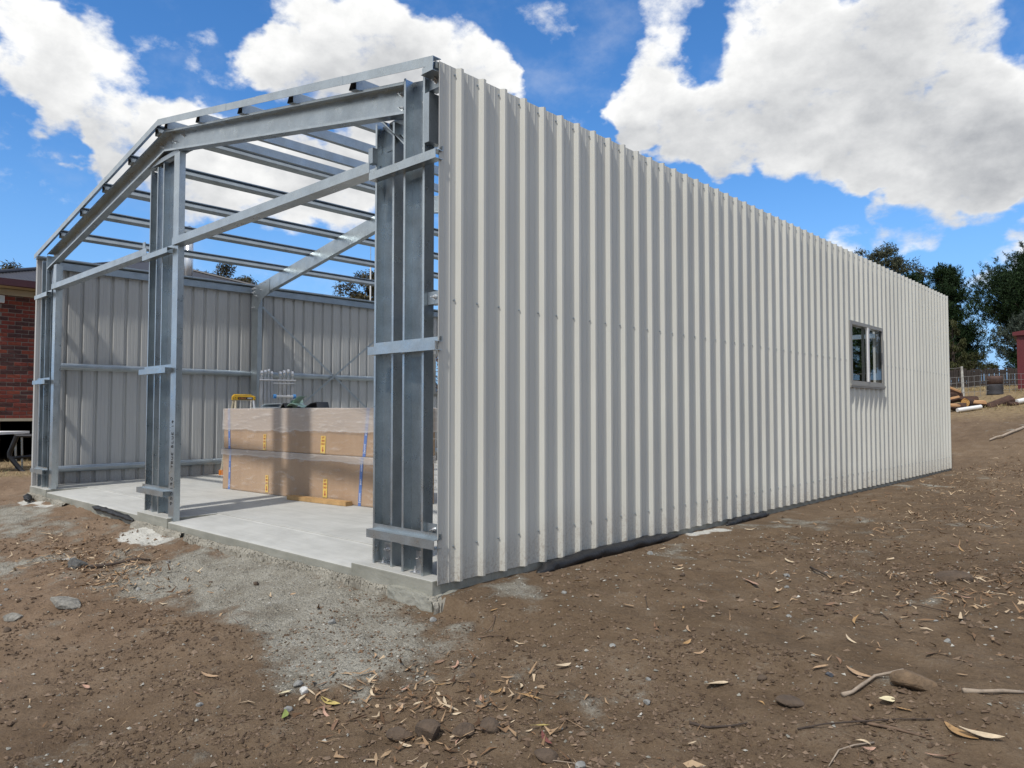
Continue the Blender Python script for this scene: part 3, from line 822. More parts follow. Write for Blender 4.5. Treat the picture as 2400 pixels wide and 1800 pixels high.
# windows
def window(side):
    X = (lambda d: d) if side > 0 else (lambda d: -W8 - d)
    def bx(mb, d0, d1, y0, y1, z0, z1):
        a, b = sorted((X(d0), X(d1))); mb.box(a, b, y0, y1, z0, z1)
    y0, y1, z0, z1 = 6.86, 8.225, 1.35, 2.155
    mb = MB()
    bx(mb, -.06, .036, y0 + .004, y0 + .085, z0, z1 - .002); bx(mb, -.06, .032, y1 - .05, y1 - .004, z0, z1 - .002)
    bx(mb, -.06, .034, y0 + .085, y1 - .05, z1 - .045, z1)
    bx(mb, -.06, .036, y0 + .085, y1 - .05, z0, z0 + .04)
    fr = mb.build('window', [TRIM], SHED)
    mb = MB(); bx(mb, -.01, .050, y0 - .01, y1 + .012, z0 - .026, z0 - .001); bx(mb, -.01, .042, y0 - .01, y1 + .012, z0 - .048, z0 - .027)
    mb.build('window_sill', [TRIM], fr)
    ym = 7.555
    mb = MB(); bx(mb, .008, .042, ym - .02, ym + .035, z0 + .041, z1 - .046); mb.build('mullion', [WHITE], fr)
    for a, b in ((ym - .06, ym - .022), (y1 - .115, y1 - .051)):
        mb = MB(); bx(mb, -.03, -.004, a, b, z0 + .041, z1 - .046); mb.build('sash_stile', [TRIM], fr)
    for a, b, d in ((y0 + .086, ym - .021, .026), (ym + .036, y1 - .052, .022)):
        mb = MB(); xx = X(d); mb.face([(xx, a, z0 + .041), (xx, b, z0 + .041), (xx, b, z1 - .046), (xx, a, z1 - .046)])
        mb.build('pane', [GLASS], fr, fix=False)
    mb = MB(); bx(mb, .0225, .034, y1 - .085, y1 - .065, z0 + .34, z0 + .46); mb.build('latch', [DARK_GREY], fr)
window(1); window(-1)

# hand-written numbers on the door jamb: strokes of a marker pen
STROKES = {'9': [[(.8, .75), (.55, 1), (.2, .85), (.25, .55), (.6, .5), (.82, .8), (.75, .3), (.6, 0)]],
 '5': [[(.85, 1), (.3, 1), (.22, .6), (.6, .62), (.82, .35), (.6, .04), (.15, .1)]],
 '1': [[(.45, 1), (.5, 0)]], '0': [[(.5, 1), (.15, .6), (.25, .1), (.6, 0), (.85, .45), (.75, .9), (.5, 1)]],
 'T': [[(.0, .95), (1, 1)], [(.5, 1), (.45, 0)]], 'R': [[(.2, 0), (.2, 1), (.7, .95), (.75, .65), (.2, .5), (.85, 0)]],
 'U': [[(.15, .9), (.2, .2), (.5, 0), (.8, .2), (.8, .9)], [(.8, .9), (.85, 0)]],
 'E': [[(.85, .95), (.3, .95), (.15, .5), (.65, .52)], [(.15, .5), (.25, .03), (.85, .05)]],
 'B': [[(.2, 0), (.2, 1), (.7, .9), (.25, .55), (.8, .4), (.7, .05), (.2, 0)]], 'L': [[(.25, 1), (.2, .03), (.8, .0)]],
 'F': [[(.8, 1), (.25, 1), (.25, 0)], [(.25, .5), (.7, .5)]]}
def hand(text, origin, du, dv, size, adv, pen, parent, yoff):
    """du: reading direction, dv: up direction of the letters"""
    mb = MB(); o = Vector(origin); du = Vector(du); dv = Vector(dv)
    s = 0.0
    for ch in text:
        if ch != ' ':
            for st in STROKES[ch]:
                for (a, b), (c, d) in zip(st, st[1:]):
                    p = o + du * (s + a * size * .8) + dv * (b * size); q = o + du * (s + c * size * .8) + dv * (d * size)
                    e = (q - p); 
                    if e.length < 1e-6: continue
                    n = Vector((-e.z, 0, e.x)).normalized() * pen; x = e.normalized() * pen * .6
                    mb.prism([p - n - x, p + n - x, q + n + x, q - n + x], (0, yoff, 0))
        s += adv * (0.8 if ch in ' 1' else 1.0)
    o = mb.build('handwriting', [INK], parent); o['kind'] = 'stuff'; return o
hand('955190', (-3.650, 0.0218, 0.135), (0, 0, 1), (-1, 0, 0), 0.046, 0.047, 0.0032, jambE, -0.0012)
hand('TRUE BLUE', (-3.650, 0.0218, 0.475), (0, 0, 1), (-1, 0, 0), 0.040, 0.0385, 0.0034, jambE, -0.0012)
hand('19', (-3.648, 0.0218, 0.845), (0, 0, 1), (-1, 0, 0), 0.040, 0.047, 0.0032, jambE, -0.0012)

# ------------------------------------------------------------------ the two long cartons on the slab
def text_mesh(body, size, mat, name, extrude=0.0006):
    cu = bpy.data.curves.new(name, 'FONT')
    cu.body = body; cu.size = size; cu.align_x = 'CENTER'; cu.align_y = 'CENTER'
    cu.extrude = extrude; cu.resolution_u = 2; cu.offset = size * 0.012
    o = bpy.data.objects.new(name, cu); COL.objects.link(o)
    dg = bpy.context.evaluated_depsgraph_get()
    me = bpy.data.meshes.new_from_object(o.evaluated_get(dg))
    bpy.data.objects.remove(o); bpy.data.curves.remove(cu)
    me.materials.clear(); me.materials.append(mat); me.name = name
    return me
def text(body, size, mat, parent, M, name='lettering'):
    o = link(name, text_mesh(body, size, mat, name), parent)
    o.matrix_local = M; o['kind'] = 'stuff'
    return o
def face_front(x, y, z, roll=0.0, sx=1.0):
    """letters standing up and facing -Y"""
    return Matrix.Translation((x, y, z)) @ Matrix.Rotation(R(90), 4, 'X') @ Matrix.Rotation(roll, 4, 'Z') @ Matrix.Diagonal((sx, 1, 1, 1))

def cardboard():
    m, t, b = new_mat('cardboard')
    tc = t.node('ShaderNodeTexCoord'); o = tc.outputs['Object']
    mp = t.node('ShaderNodeMapping'); mp.inputs['Scale'].default_value = (6, 1, 1); t.l.new(o, mp.inputs[0])
    k = t.math('ADD', t.math('MULTIPLY', t.noise(o, 1.6, 4, 0.6), 0.75), t.math('MULTIPLY', t.noise(mp.outputs[0], 3, 3, 0.6), 0.25))
    t.l.new(t.ramp(k, [(0.3, (0.32, 0.205, 0.122)), (0.7, (0.45, 0.310, 0.198))]), b.inputs['Base Color'])
    b.inputs['Roughness'].default_value = 0.8
    bp = t.node('ShaderNodeBump'); bp.inputs['Strength'].default_value = 0.25; bp.inputs['Distance'].default_value = 0.02
    t.l.new(t.noise(o, 3.0, 4, 0.5), bp.inputs['Height']); t.l.new(bp.outputs[0], b.inputs['Normal'])
    return m
CARD = cardboard()
def stretch_film(name, edge, wob):
    """clear stretch film: thin over the whole carton, several layers above an uneven line"""
    m, t, b = new_mat(name)
    t.n.remove(b); out = t.n['Material Output']
    tc = t.node('ShaderNodeTexCoord'); o = tc.outputs['Object']
    sx = t.node('ShaderNodeSeparateXYZ'); t.l.new(o, sx.inputs[0])
    hgt = t.math('ADD', sx.outputs[2], t.math('MULTIPLY', t.math('SUBTRACT', t.noise(o, 2.4, 5, 0.6), 0.5), wob))
    layers = t.maprange(hgt, edge - .006, edge + .006)
    rot = t.node('ShaderNodeMapping'); rot.inputs['Rotation'].default_value = (0, R(38), 0); rot.inputs['Scale'].default_value = (3.0, 1, 17)
    t.l.new(o, rot.inputs[0])
    cr = t.noise(rot.outputs[0], 1.4, 5, 0.65, 0.6)
    rot2 = t.node('ShaderNodeMapping'); rot2.inputs['Rotation'].default_value = (0, R(-62), 0); rot2.inputs['Scale'].default_value = (2.0, 1, 13)
    t.l.new(o, rot2.inputs[0])
    cr2 = t.noise(rot2.outputs[0], 1.1, 4, 0.6, 0.4)
    crease = t.math('MAXIMUM', t.maprange(cr, 0.55, 0.72), t.maprange(cr2, 0.60, 0.74))
    rim = t.maprange(t.math('ABSOLUTE', t.math('SUBTRACT', hgt, edge)), 0.022, 0.0)
    a = t.math('ADD', t.math('MULTIPLY', layers, 0.36), t.math('ADD', t.math('MULTIPLY', crease, 0.26), t.math('MULTIPLY', rim, 0.14)))
    a = t.math('ADD', a, 0.06, clamp=True)
    bsdf = t.node('ShaderNodeBsdfPrincipled')
    bsdf.inputs['Base Color'].default_value = (0.70, 0.665, 0.63, 1); bsdf.inputs['Roughness'].default_value = 0.30
    bp = t.node('ShaderNodeBump'); bp.inputs['Strength'].default_value = 0.45; bp.inputs['Distance'].default_value = 0.012
    t.l.new(t.math('ADD', cr, cr2), bp.inputs['Height']); t.l.new(bp.outputs[0], bsdf.inputs['Normal'])
    tr = t.node('ShaderNodeBsdfTransparent')
    mx = t.node('ShaderNodeMixShader'); t.l.new(a, mx.inputs[0]); t.l.new(tr.outputs[0], mx.inputs[1]); t.l.new(bsdf.outputs[0], mx.inputs[2])
    t.l.new(mx.outputs[0], out.inputs[0])
    return m
FILM_TOP = stretch_film('stretch_film_upper', 0.245, 0.10)
FILM_LOW = stretch_film('stretch_film_lower', 0.435, 0.07)

def rounded_shell(L, D, Hh, bulge, seed):
    """closed box with slightly bowed, uneven faces: local x 0..L, y 0..D, z 0..Hh"""
    bm = bmesh.new()
    bmesh.ops.create_cube(bm, size=1)
    for v in bm.verts: v.co = ((v.co.x + .5) * L, (v.co.y + .5) * D, (v.co.z + .5) * Hh)
    bmesh.ops.bevel(bm, geom=bm.edges[:], offset=0.012, segments=2, affect='EDGES', profile=0.6)
    bmesh.ops.subdivide_edges(bm, edges=[e for e in bm.edges if e.calc_length() > 0.3], cuts=14, use_grid_fill=True)
    for v in bm.verts:
        x, y, z = v.co
        n = float(fbm(np.array(x * 1.0 + seed), np.array(z * 1.0), 2.2, 3)) * bulge
        if y < 0.02: v.co.y += n
        if z > Hh - .02: v.co.z += n * .35
        if x < 0.02: v.co.x += n
    return bm
ROTC = R(2.82)
def carton(label, z, Hh, film, edge_dx, tapes, labels, seed):
    L, D = 3.2, 0.62
    r = thing('carton', label, 'box', (-5.85 + edge_dx, 1.553, z), ROTC, 'cardboard cartons stacked on the slab')
    bm = rounded_shell(L, D, Hh, 0.002, seed)
    me = bpy.data.meshes.new('carton_box'); bm.to_mesh(me); bm.free(); me.materials.append(CARD)
    link('carton_box', me, r)
    bm = rounded_shell(L + .034, D + .034, Hh + .003, 0.008, seed)
    for v in bm.verts: v.co.x -= .017; v.co.y -= .017
    me = bpy.data.meshes.new('stretch_film'); bm.to_mesh(me); bm.free(); me.materials.append(film)
    link('stretch_film', me, r)
    for x0, x1, writing in tapes:
        w = .023
        mb = MB()
        n = 12
        fr = [(x0 + (x1 - x0) * k / n, Hh - Hh * k / n) for k in range(n + 1)]
        P0 = [(x - w, -.0040, zz) for x, zz in fr]; P1 = [(x + w, -.0040, zz) for x, zz in fr]
        for k in range(n):
            mb.face([P0[k], P1[k], P1[k + 1], P0[k + 1]])
        mb.face([(x0 - w, -.0040, Hh), (x0 + w, -.0040, Hh), (x0 + w, .25, Hh + .008), (x0 - w, .25, Hh + .008)])
        tp = mb.build('tape', [TAPE], r, fix=False)
        for k, wd in enumerate(writing):
            zz = Hh * (0.80 - 0.62 * k / max(1, len(writing) - 1))
            xx = x0 + (x1 - x0) * (1 - zz / Hh)
            text(wd, 0.028, PRINT_WHITE, tp, face_front(xx, -.0052, zz, R(-90)))
        for zz in (Hh * .93, Hh * .08):
            xx = x0 + (x1 - x0) * (1 - zz / Hh)
            ln = MB().box(xx - w, xx + w, -.0050, -.0044, zz - .002, zz + .002).build('tape_line', [PRINT_WHITE], tp)
    for x, zb, zt, w, tilt in labels:
        cx, cz, h = x, (zb + zt) / 2, zt - zb
        mb = MB()
        mb.prism([(x - w / 2 - tilt, -.0062, zb), (x + w / 2 - tilt, -.0062, zb), (x + w / 2, -.0062, zt), (x - w / 2, -.0062, zt)], (0, .001, 0))
        lb = mb.build('lift_label', [PAPER_YELLOW], r)
        for k, wd in enumerate(('LIFT', 'HERE', 'ONLY')):
            text(wd, h * .150, PRINT_RED, lb, face_front(x - tilt * (.12 + .2 * k), -.0074, zt - h * (.10 + .185 * k), 0, 0.85 * w / (h * .42)))
        a = x - tilt * .8
        ar = MB().prism([(a - .007, -.0066, zb + h * .37), (a - .007, -.0066, zb + h * .20), (a - .019, -.0066, zb + h * .20), (a, -.0066, zb + h * .06), (a + .019, -.0066, zb + h * .20), (a + .007, -.0066, zb + h * .20), (a + .007, -.0066, zb + h * .37)], (0, -.0008, 0))
        ar.build('arrow', [PRINT_RED], lb)
    return r
Wd = ('BENCH', 'LINE', 'DOOR')
lowc = carton('lower of two long film-wrapped cartons, resting on the concrete floor', SZ, 0.502, FILM_LOW, 0, [(0.185, 0.165, Wd), (2.785, 2.745, Wd)], [(1.025, .022, .222, .058, 0.002), (2.165, .045, .245, .075, .004)], 1)
upc = carton('upper of two long film-wrapped cartons, stacked on the other carton', SZ + .506, 0.500, FILM_TOP, 0.015, [(0.125, 0.150, Wd), (2.865, 2.80, Wd)], [(0.955, .010, .195, .055, .008), (2.110, .012, .200, .085, .010)], 5)
# pen scribble rings near the right end of each carton
def timber_block():
    bm = bmesh.new(); bmesh.ops.create_cube(bm, size=1)
    for v in bm.verts: v.co = (v.co.x * 0.98, v.co.y * 0.09, (v.co.z + .5) * 0.046)
    bmesh.ops.bevel(bm, geom=bm.edges[:], offset=.004, segments=2, affect='EDGES')
    me = bpy.data.meshes.new('timber_block'); bm.to_mesh(me); bm.free(); me.materials.append(TIMBER)
    o = link('timber_block', me, None, (-3.675, 1.565, SZ)); o.rotation_euler = (0, 0, R(6))
    tag(o, 'short length of treated timber lying on the floor against the lower carton', 'timber')
timber_block()

# ------------------------------------------------------------------ things behind the cartons
def step_ladder():
    r = thing('step_ladder', 'yellow-topped step ladder with a black lettered plate, behind the left end of the cartons', 'ladder', (-7.30, 2.575, SZ), R(79))
    mb = MB()
    mb.sweep([[(-.155, y, 1.145), (.155, y, 1.145), (.155, y, 1.196 if y < .1 else 1.175), (.135, y, 1.200), (-.135, y, 1.200), (-.155, y, 1.196 if y < .1 else 1.175)] for y in (-.03,)] +
             [[(-.155, .13, 1.145), (.155, .13, 1.145), (.155, .13, 1.200), (.125, .12, 1.235), (-.125, .12, 1.235), (-.155, .13, 1.200)]])
    top = mb.build('platform', [YELLOW], r)
    MB().prism([(-.100, -.0305, 1.152), (.108, -.0305, 1.152), (.120, -.0305, 1.170), (.108, -.0305, 1.190), (-.100, -.0305, 1.190), (-.113, -.0305, 1.170)], (0, -.002, 0)).build('name_plate', [INK], top)
    text('GORILLA', .026, PRINT_ORANGE, top, face_front(-.042, -.0335, 1.171, 0, 1.0), 'lettering')
    text('150KG', .031, PRINT_WHITE, top, face_front(.068, -.0335, 1.171, 0, 0.85), 'lettering')
    for x, z in ((-.143, 1.183), (-.143, 1.156), (.143, 1.186), (.143, 1.158)): MB().tube([(x, -.0295, z), (x, -.0335, z)], .005, 8).build('rivet', [INK], top)
    cream_alu = plain('cream_aluminium', (.55, .48, .34), .5)
    for sx in (-1, 1):
        for y0, y1 in ((-.005, -.20), (.10, .46)):
            MB().tube([(sx * .128, y0, 1.165), (sx * (.22 if y0 < .05 else .20), y1, 0.05)], .019, 6).build('leg', [cream_alu if sx < 0 else ALU], r)
            MB().box(sx * (.22 if y0 < .05 else .20) - .03, sx * (.22 if y0 < .05 else .20) + .03, y1 - .03, y1 + .03, 0, .075).build('foot', [ORANGE], r)
    for k, z in enumerate((.30, .58, .86)):
        f = z / 1.16
        MB().box(-.128 - .09 * (1 - f), .128 + .09 * (1 - f), -.20 * (1 - f) - .03, -.20 * (1 - f) + .05, z, z + .025).build('step', [ALU], r)
step_ladder()
def folding_ladder():
    r = thing('folding_ladder', 'folded multi-joint aluminium ladder standing behind the cartons', 'ladder', (-7.20, 3.045, SZ), R(72))
    for side, xs in ((-1, (-.238, -.180, -.122, -.070)), (1, (.060, .112, .165, .220))):
        for k, x in enumerate(xs):
            y = .035 * (k - 1.5) * (1 if side < 0 else -1)
            fl = .022 if side < 0 else .012
            st = MB().sweep([[(x + dx + fl * (1 - f) * (k - 1.0), y + dy, f * 1.50) for dx, dy in ((-.020, -.03), (.020, -.03), (.020, .03), (-.020, .03))] for f in (0, 1)]).build('stile', [ALU], r)
            mb = MB(); zz = 1.56 + .016 * ((k * 7) % 3)
            mb.tube([(x - .016, y, zz), (x + .016, y, zz)], .042, 14)
            mb.tube([(x - .020, y, zz), (x + .020, y, zz)], .016, 10)
            mb.box(x - .010, x + .010, y - .022, y + .022, 1.43, zz - .03)
            h_ = mb.build('hinge', [STEEL_BRIGHT], st, smooth=False); h_['kind'] = 'stuff'
    MB().tube([(-.27, -.09, 1.452), (.275, -.09, 1.452)], .013, 8).build('rung', [ALU], r)
    MB().tube([(-.07, -.09, 1.405), (.25, -.09, 1.405)], .010, 8).build('rung', [ALU], r)
    lo = MB().tube([(-.045, -.10, 1.205), (.25, -.10, 1.205)], .020, 10).build('rung', [ALU], r)
    for x in (-.045, .25): MB().tube([(x - .02, -.10, 1.205), (x + .02, -.10, 1.205)], .034, 10).build('end_cap', [BLUE], lo)
    for z in (.35, .62, .90): MB().tube([(-.08, -.08, z), (.25, -.08, z)], .012, 8).build('rung', [ALU], r)
folding_ladder()
def flashing(name, label, pts, depth, loc, rz_, mat, cat='flashing'):
    """bent sheet: profile pts (x,z), swept along y"""
    t_ = .004
    up = [(x, z + t_) for x, z in pts]
    mb = MB().prism([(x, 0, z) for x, z in pts] + [(x, 0, z) for x, z in reversed(up)], (0, depth, 0))
    o = mb.build(name, [mat]); o.location = loc; o.rotation_euler = (0, 0, rz_)
    tag(o, label, cat, 'metal offcuts on top of the cartons')
ZC = SZ + .506 + .500 + .008
PALE = plain('pale_blue_grey_sheet', (.46, .52, .55), .35, 0.0, .06)
flashing('flashing_strip', 'flat pale blue-grey metal strip on the carton, left end of the offcuts', [(0, 0), (.70, 0), (.76, .012)], .30, (-5.34, 1.64, ZC), R(2), PALE)
flashing('flashing_strip', 'pale metal strip with a folded edge lying over the flat strip', [(0, .008), (.06, .038), (.50, .042), (.56, .010)], .25, (-5.14, 1.68, ZC + .006), R(4), PALE)
flashing('flashing_strip', 'black folded offcut standing like a small tent between the pale strip and the green curl', [(0, 0), (.05, .050), (.10, 0)], .10, (-4.585, 1.625, ZC), R(3), INK)
flashing('flashing_strip', 'pale green film-covered offcut curling upwards in front of the folded ladder', [(0, 0), (.09, .085), (.17, .125), (.215, .130)], .10, (-4.555, 1.72, ZC), R(3), GREENISH)
flashing('flashing_strip', 'pale green offcut lying flat in front of the curled one', [(0, .012), (.08, .05), (.26, .022), (.30, .0)], .10, (-4.52, 1.66, ZC), R(3), GREENISH)
flashing('flashing_strip', 'small pale green folded offcut left of the upward curl', [(0, .0), (.015, .085), (.09, .095), (.12, 0)], .12, (-4.78, 1.86, ZC), R(0), GREENISH)
flashing('flashing_strip', 'dark grey folded offcut at the right end of the offcuts', [(0, 0), (.11, .045), (.22, .060), (.24, 0)], .16, (-4.19, 1.70, ZC), R(3), DARK_GREY)
# wooden pole leaning inside the window
o = MB().tube([(-.30, 6.98, SZ + .01), (-.10, 7.16, 1.65)], .014, 8).build('broom_handle', [POLE_WOOD]); tag(o, 'pale wooden pole leaning inside the shed behind the side window', 'pole')

# ------------------------------------------------------------------ black membrane sticking out under the walls
def membrane(label, pts, r0, seed):
    rr = np.random.default_rng(seed); mb = MB(); loops = []
    n = 46
    P = np.array(pts, float); s = np.linspace(0, len(P) - 1, n)
    for k in range(n):
        p = np.array([np.interp(s[k], np.arange(len(P)), P[:, c]) for c in range(3)])
        e = min(1, 6 * min(k, n - 1 - k) / n + .25)
        a = np.array([np.interp(min(s[k] + .05, len(P) - 1), np.arange(len(P)), P[:, c]) - np.interp(max(s[k] - .05, 0), np.arange(len(P)), P[:, c]) for c in range(3)])
        a /= np.linalg.norm(a); u = np.cross(a, (0, 0, 1)); u /= np.linalg.norm(u); w = np.cross(u, a)
        L = []
        for i in range(12):
            th = 2 * math.pi * i / 12
            q = r0 * e * (1 + .30 * float(fbm(np.array(k * .35 + seed), np.array(i * .6), 1.0, 3)) * 2)
            L.append(p + u * math.cos(th) * q * 1.1 + w * math.sin(th) * q * .85)
        loops.append(L)
    o = mb.sweep(loops).build('plastic_membrane', [BLACK], None, smooth=True)
    tag(o, label, 'plastic sheet', 'black membrane under the walls')
membrane('black plastic membrane bulging out under the near end of the ribbed side wall', [(.075, .80, -.050), (.06, 1.0, -.028), (.05, 1.5, -.022), (.035, 2.1, -.02), (.03, 2.62, -.03)], .046, 2)
membrane('black plastic membrane under the ribbed side wall, beyond the pale lime patch', [(.05, 3.45, -.04), (.035, 3.8, -.028), (.03, 4.4, -.03)], .036, 4)
membrane('dark crumpled membrane along the front slab edge of the left door opening', [(-5.62, -.016, -.040), (-5.2, -.018, -.040), (-4.8, -.022, -.048), (-4.42, -.03, -.068)], .030, 9)
membrane('scrap of dark membrane on the rubble at the left front corner of the slab', [(-7.80, -.10, -.085), (-7.62, -.13, -.085), (-7.42, -.17, -.10)], .034, 12)

# ------------------------------------------------------------------ brick house on the left
def brick_house():
    H = thing('brick_house', 'red brick house with charcoal corrugated hip roof and dark red gutter, left of the shed', 'house', (-15, 0, 0))
    X = 0.0     # local x of the wall facing the shed (world -15)
    y0, y1, zb, zt = 1.02, 11.2, -0.35, 3.57
    mortar = plain('mortar', (.17, .145, .12), .9, 0, .2, 20)
    m, t, b = new_mat('far_brickwork')
    geo = t.node('ShaderNodeTexCoord'); mp = t.node('ShaderNodeMapping'); mp.inputs['Rotation'].default_value = (R(90), 0, R(90))
    sw = t.node('ShaderNodeSeparateXYZ'); t.l.new(geo.outputs['Object'], sw.inputs[0])
    cb = t.node('ShaderNodeCombineXYZ'); t.l.new(t.math('ADD', sw.outputs[1], sw.outputs[0]), cb.inputs[0]); t.l.new(sw.outputs[2], cb.inputs[1])
    bt = t.node('ShaderNodeTexBrick'); t.l.new(cb.outputs[0], bt.inputs['Vector'])
    bt.inputs['Scale'].default_value = 1.0; bt.inputs['Brick Width'].default_value = .25; bt.inputs['Row Height'].default_value = .086; bt.inputs['Mortar Size'].default_value = .005
    bt.inputs['Color1'].default_value = (.13, .024, .016, 1); bt.inputs['Color2'].default_value = (.052, .018, .016, 1); bt.inputs['Mortar'].default_value = (.15, .12, .10, 1)
    t.l.new(bt.outputs['Color'], b.inputs['Base Color']); b.inputs['Roughness'].default_value = .85
    FAR = m
    yo0, yo1, zo = 1.16, 2.45, 0.80       # sub-floor opening
    mb = MB()
    # wall facing the shed, with the opening left out; the real bricks stand proud of it near the corner
    for a, b_, c, d in ((y0, yo0, zb, zt), (yo1, y1, zb, zt), (yo0, yo1, zo, zt)):
        mb.box(-.22, -.012, a, b_, c, d, 0)
    mb.box(-14, -.22, y0, y0 + .2, zb, zt, 1); mb.box(-14, -.22, y1 - .2, y1, zb, zt, 1); mb.box(-14.2, -14, y0, y1, zb, zt, 1)
    me = mb.mesh('wall', [mortar, FAR])
    link('wall', me, H)
    # single bricks on the part of the wall the photograph shows
    mats = [plain('red_brick', (.150, .030, .019), .85, 0, .3, 14, .5, 60), plain('dark_brick', (.060, .022, .019), .85, 0, .3, 14, .5, 60), plain('rust_brick', (.190, .042, .022), .85, 0, .25, 14, .5, 60)]
    protos = []
    for k in range(6):
        rr = random.Random(k); bm = bmesh.new(); bmesh.ops.create_cube(bm, size=1)
        for v in bm.verts: v.co = (v.co.x * .05 + rr.uniform(-.0035, .0035), v.co.y * (.238 + rr.uniform(-.004, .004)), v.co.z * (.074 + rr.uniform(-.003, .003)) + rr.uniform(-.0015, .0015))
        bmesh.ops.bevel(bm, geom=bm.edges[:], offset=.005, segments=1, affect='EDGES')
        row = []
        for mm in mats:
            me = bpy.data.meshes.new('brick'); bm.to_mesh(me); me.materials.append(mm); row.append(me)
        protos.append(row); bm.free()
    rr = random.Random(3)
    nb = 0
    c = 0; z = -.02
    while z < 3.50 and nb < 292:
        off = 0 if c % 2 == 0 else .125
        y = y0 + .125 - off * .5 + (0 if c % 2 == 0 else 0.0)
        y = y0 + .12 + off
        while y < 3.0:
            if not (z < zo + .02 and y + .12 > yo0 - .03 and y - .12 < yo1 + .03):
                o = link('brick', protos[rr.randrange(6)][rr.choices((0, 1, 2), (6, 4, 2))[0]], H, (-.030 + rr.uniform(-.004, .004), y, z + .043)); nb += 1
            y += .25
        z += .086; c += 1
    mb = MB().box(-.011, .008, 3.03, y1, zb, zt); o = mb.build('brick_face', [FAR], H)
    # sub-floor opening: cream timber frame, dark behind
    fr = MB().box(-.16, .016, yo0 - .045, yo0, -.2, zo + .06).box(-.16, .016, yo1, yo1 + .045, -.2, zo + .06).box(-.16, .016, yo0, yo1, zo, zo + .06).build('subfloor_frame', [CREAM], H)
    for k in range(2):
        MB().box(-.36, -.30, yo0 - .2 + 1.3 * k, yo0 - .1 + 1.3 * k, -.2, zo).build('stump', [DARK_GREY], H)
    MB().box(-14, -.25, y0 + .21, y1 - .21, zo + .16, zo + .22).build('floor', [TIMBER], H)
    # eave: soffit, fascia, gutter
    ex, ey0, ey1, ez = .50, .5, 11.5, 3.60
    MB().box(-14.5, ex - .06, ey0 + .06, ey1 - .06, ez - .02, ez).build('soffit', [CREAM], H)
    MB().box(-.011, .02, y0, y1, zt - .13, zt - .002).build('frieze', [CREAM], H)
    g = MB()
    for (a, b_, c, d) in ((ex - .06, ex + .07, ey0 - .07, ey1 + .07), (-14.6, ex - .06, ey0 - .07, ey0 + .06), (-14.6, ex - .06, ey1 - .06, ey1 + .07)):
        g.box(a, b_, c, d, ez - .03, ez + .11)
    g.build('gutter', [CRIMSON], H)
    # corrugated hip roof, real corrugations 76 mm apart
    tp = math.tan(R(19)); half = (ey1 - ey0) / 2; zr = ez + .10
    # slope that faces the shed: corrugations run up the slope (along x)
    V, Fc = [], []
    nyy = int((ey1 - ey0) / .019)
    for i in range(nyy + 1):
        y = ey0 + (ey1 - ey0) * i / nyy
        s = half - abs(y - (ey0 + ey1) / 2)
        dz = .009 * math.sin(2 * math.pi * (y - ey0) / .076)
        V.append((ex + .03, y, zr + dz)); V.append((ex - s, y, zr + s * tp + dz))
    Fc = [(2 * i, 2 * i + 1, 2 * i + 3, 2 * i + 2) for i in range(nyy)]
    link('roof', np_mesh('roof', V, Fc, ROOF_IRON, True), H)
    for sgn in (0, 1):
        V = []; nxx = int(14.9 / .019)
        for i in range(nxx + 1):
            x = ex - 14.9 * i / nxx; s = min(half, ex - x)
            dz = .009 * math.sin(2 * math.pi * (x - ex) / .076)
            ya = ey0 - .03 if sgn == 0 else ey1 + .03; yb = ey0 + s if sgn == 0 else ey1 - s
            V.append((x, ya, zr + dz)); V.append((x, yb, zr + s * tp + dz))
        link('roof', np_mesh('roof', V, [(2 * i, 2 * i + 2, 2 * i + 3, 2 * i + 1) for i in range(nxx)], ROOF_IRON, True), H)
    ap = (ex - half, (ey0 + ey1) / 2, zr + half * tp + .02)
    for ya in (ey0, ey1):
        MB().tube([(ex, ya, zr + .02), ap], .045, 8).build('hip_capping', [ROOF_IRON], H)
    MB().tube([ap, (-14.4, ap[1], ap[2])], .05, 8).build('ridge_capping', [ROOF_IRON], H)
    fl = MB().tube([(-2.0, 5.87, 4.3), (-2.0, 5.87, 5.9)], .115, 16).build('flue', [STEEL_BRIGHT], H, smooth=True)
    MB().tube([(-2.0, 5.87, 5.93), (-2.0, 5.87, 6.02), (-2.0, 5.87, 6.12)], [.19, .17, .02], 16).build('cowl', [STEEL], fl)
    lt = MB().box(-.006, .05, 1.04, 1.18, 3.27, 3.42).build('wall_light', [WHITE], H)
    MB().box(.05, .058, 1.055, 1.165, 3.285, 3.405).build('lens', [PALE], lt)
brick_house()

# black tube frame and white table beside the house
def black_frame():
    r = thing('tube_frame', 'black bent tubular steel frame standing on the dry grass near the brick house', 'frame', (-12.347, .831, -.035), R(42.88))
    for dx, dy in ((0, 0), (.235, .32)):
        MB().tube([(.02 + dx, dy, .60), (-.10 + dx, dy, .30), (-.10 + dx, dy, .22), (.13 + dx, dy, -.04), (.20 + dx, dy, -.075), (.36 + dx, dy, -.085)], .042, 8).build('side_tube', [BLACK_STEEL], r)
    MB().tube([(.02, 0, .60), (.27, .32, .60)], .030, 8).build('cross_tube', [BLACK_STEEL], r)
    MB().tube([(-.08, 0, .20), (.14, .32, .22)], .028, 8).build('cross_tube', [BLACK_STEEL], r)
    MB().tube([(.02, 0, .60), (.52, 0, .60)], .030, 8).build('top_tube', [BLACK_STEEL], r)
    MB().prism([(.28, .30, -.05), (.55, .30, -.05), (.55, .30, .55), (.30, .30, .55)], (0, .006, 0)).build('side_plate', [BLACK_STEEL], r)
    MB().tube([(.30, .34, .56), (.36, .34, .66), (.48, .34, .74)], [.03, .07, .06], 10).build('tank', [WHITE], r, smooth=True)
black_frame()
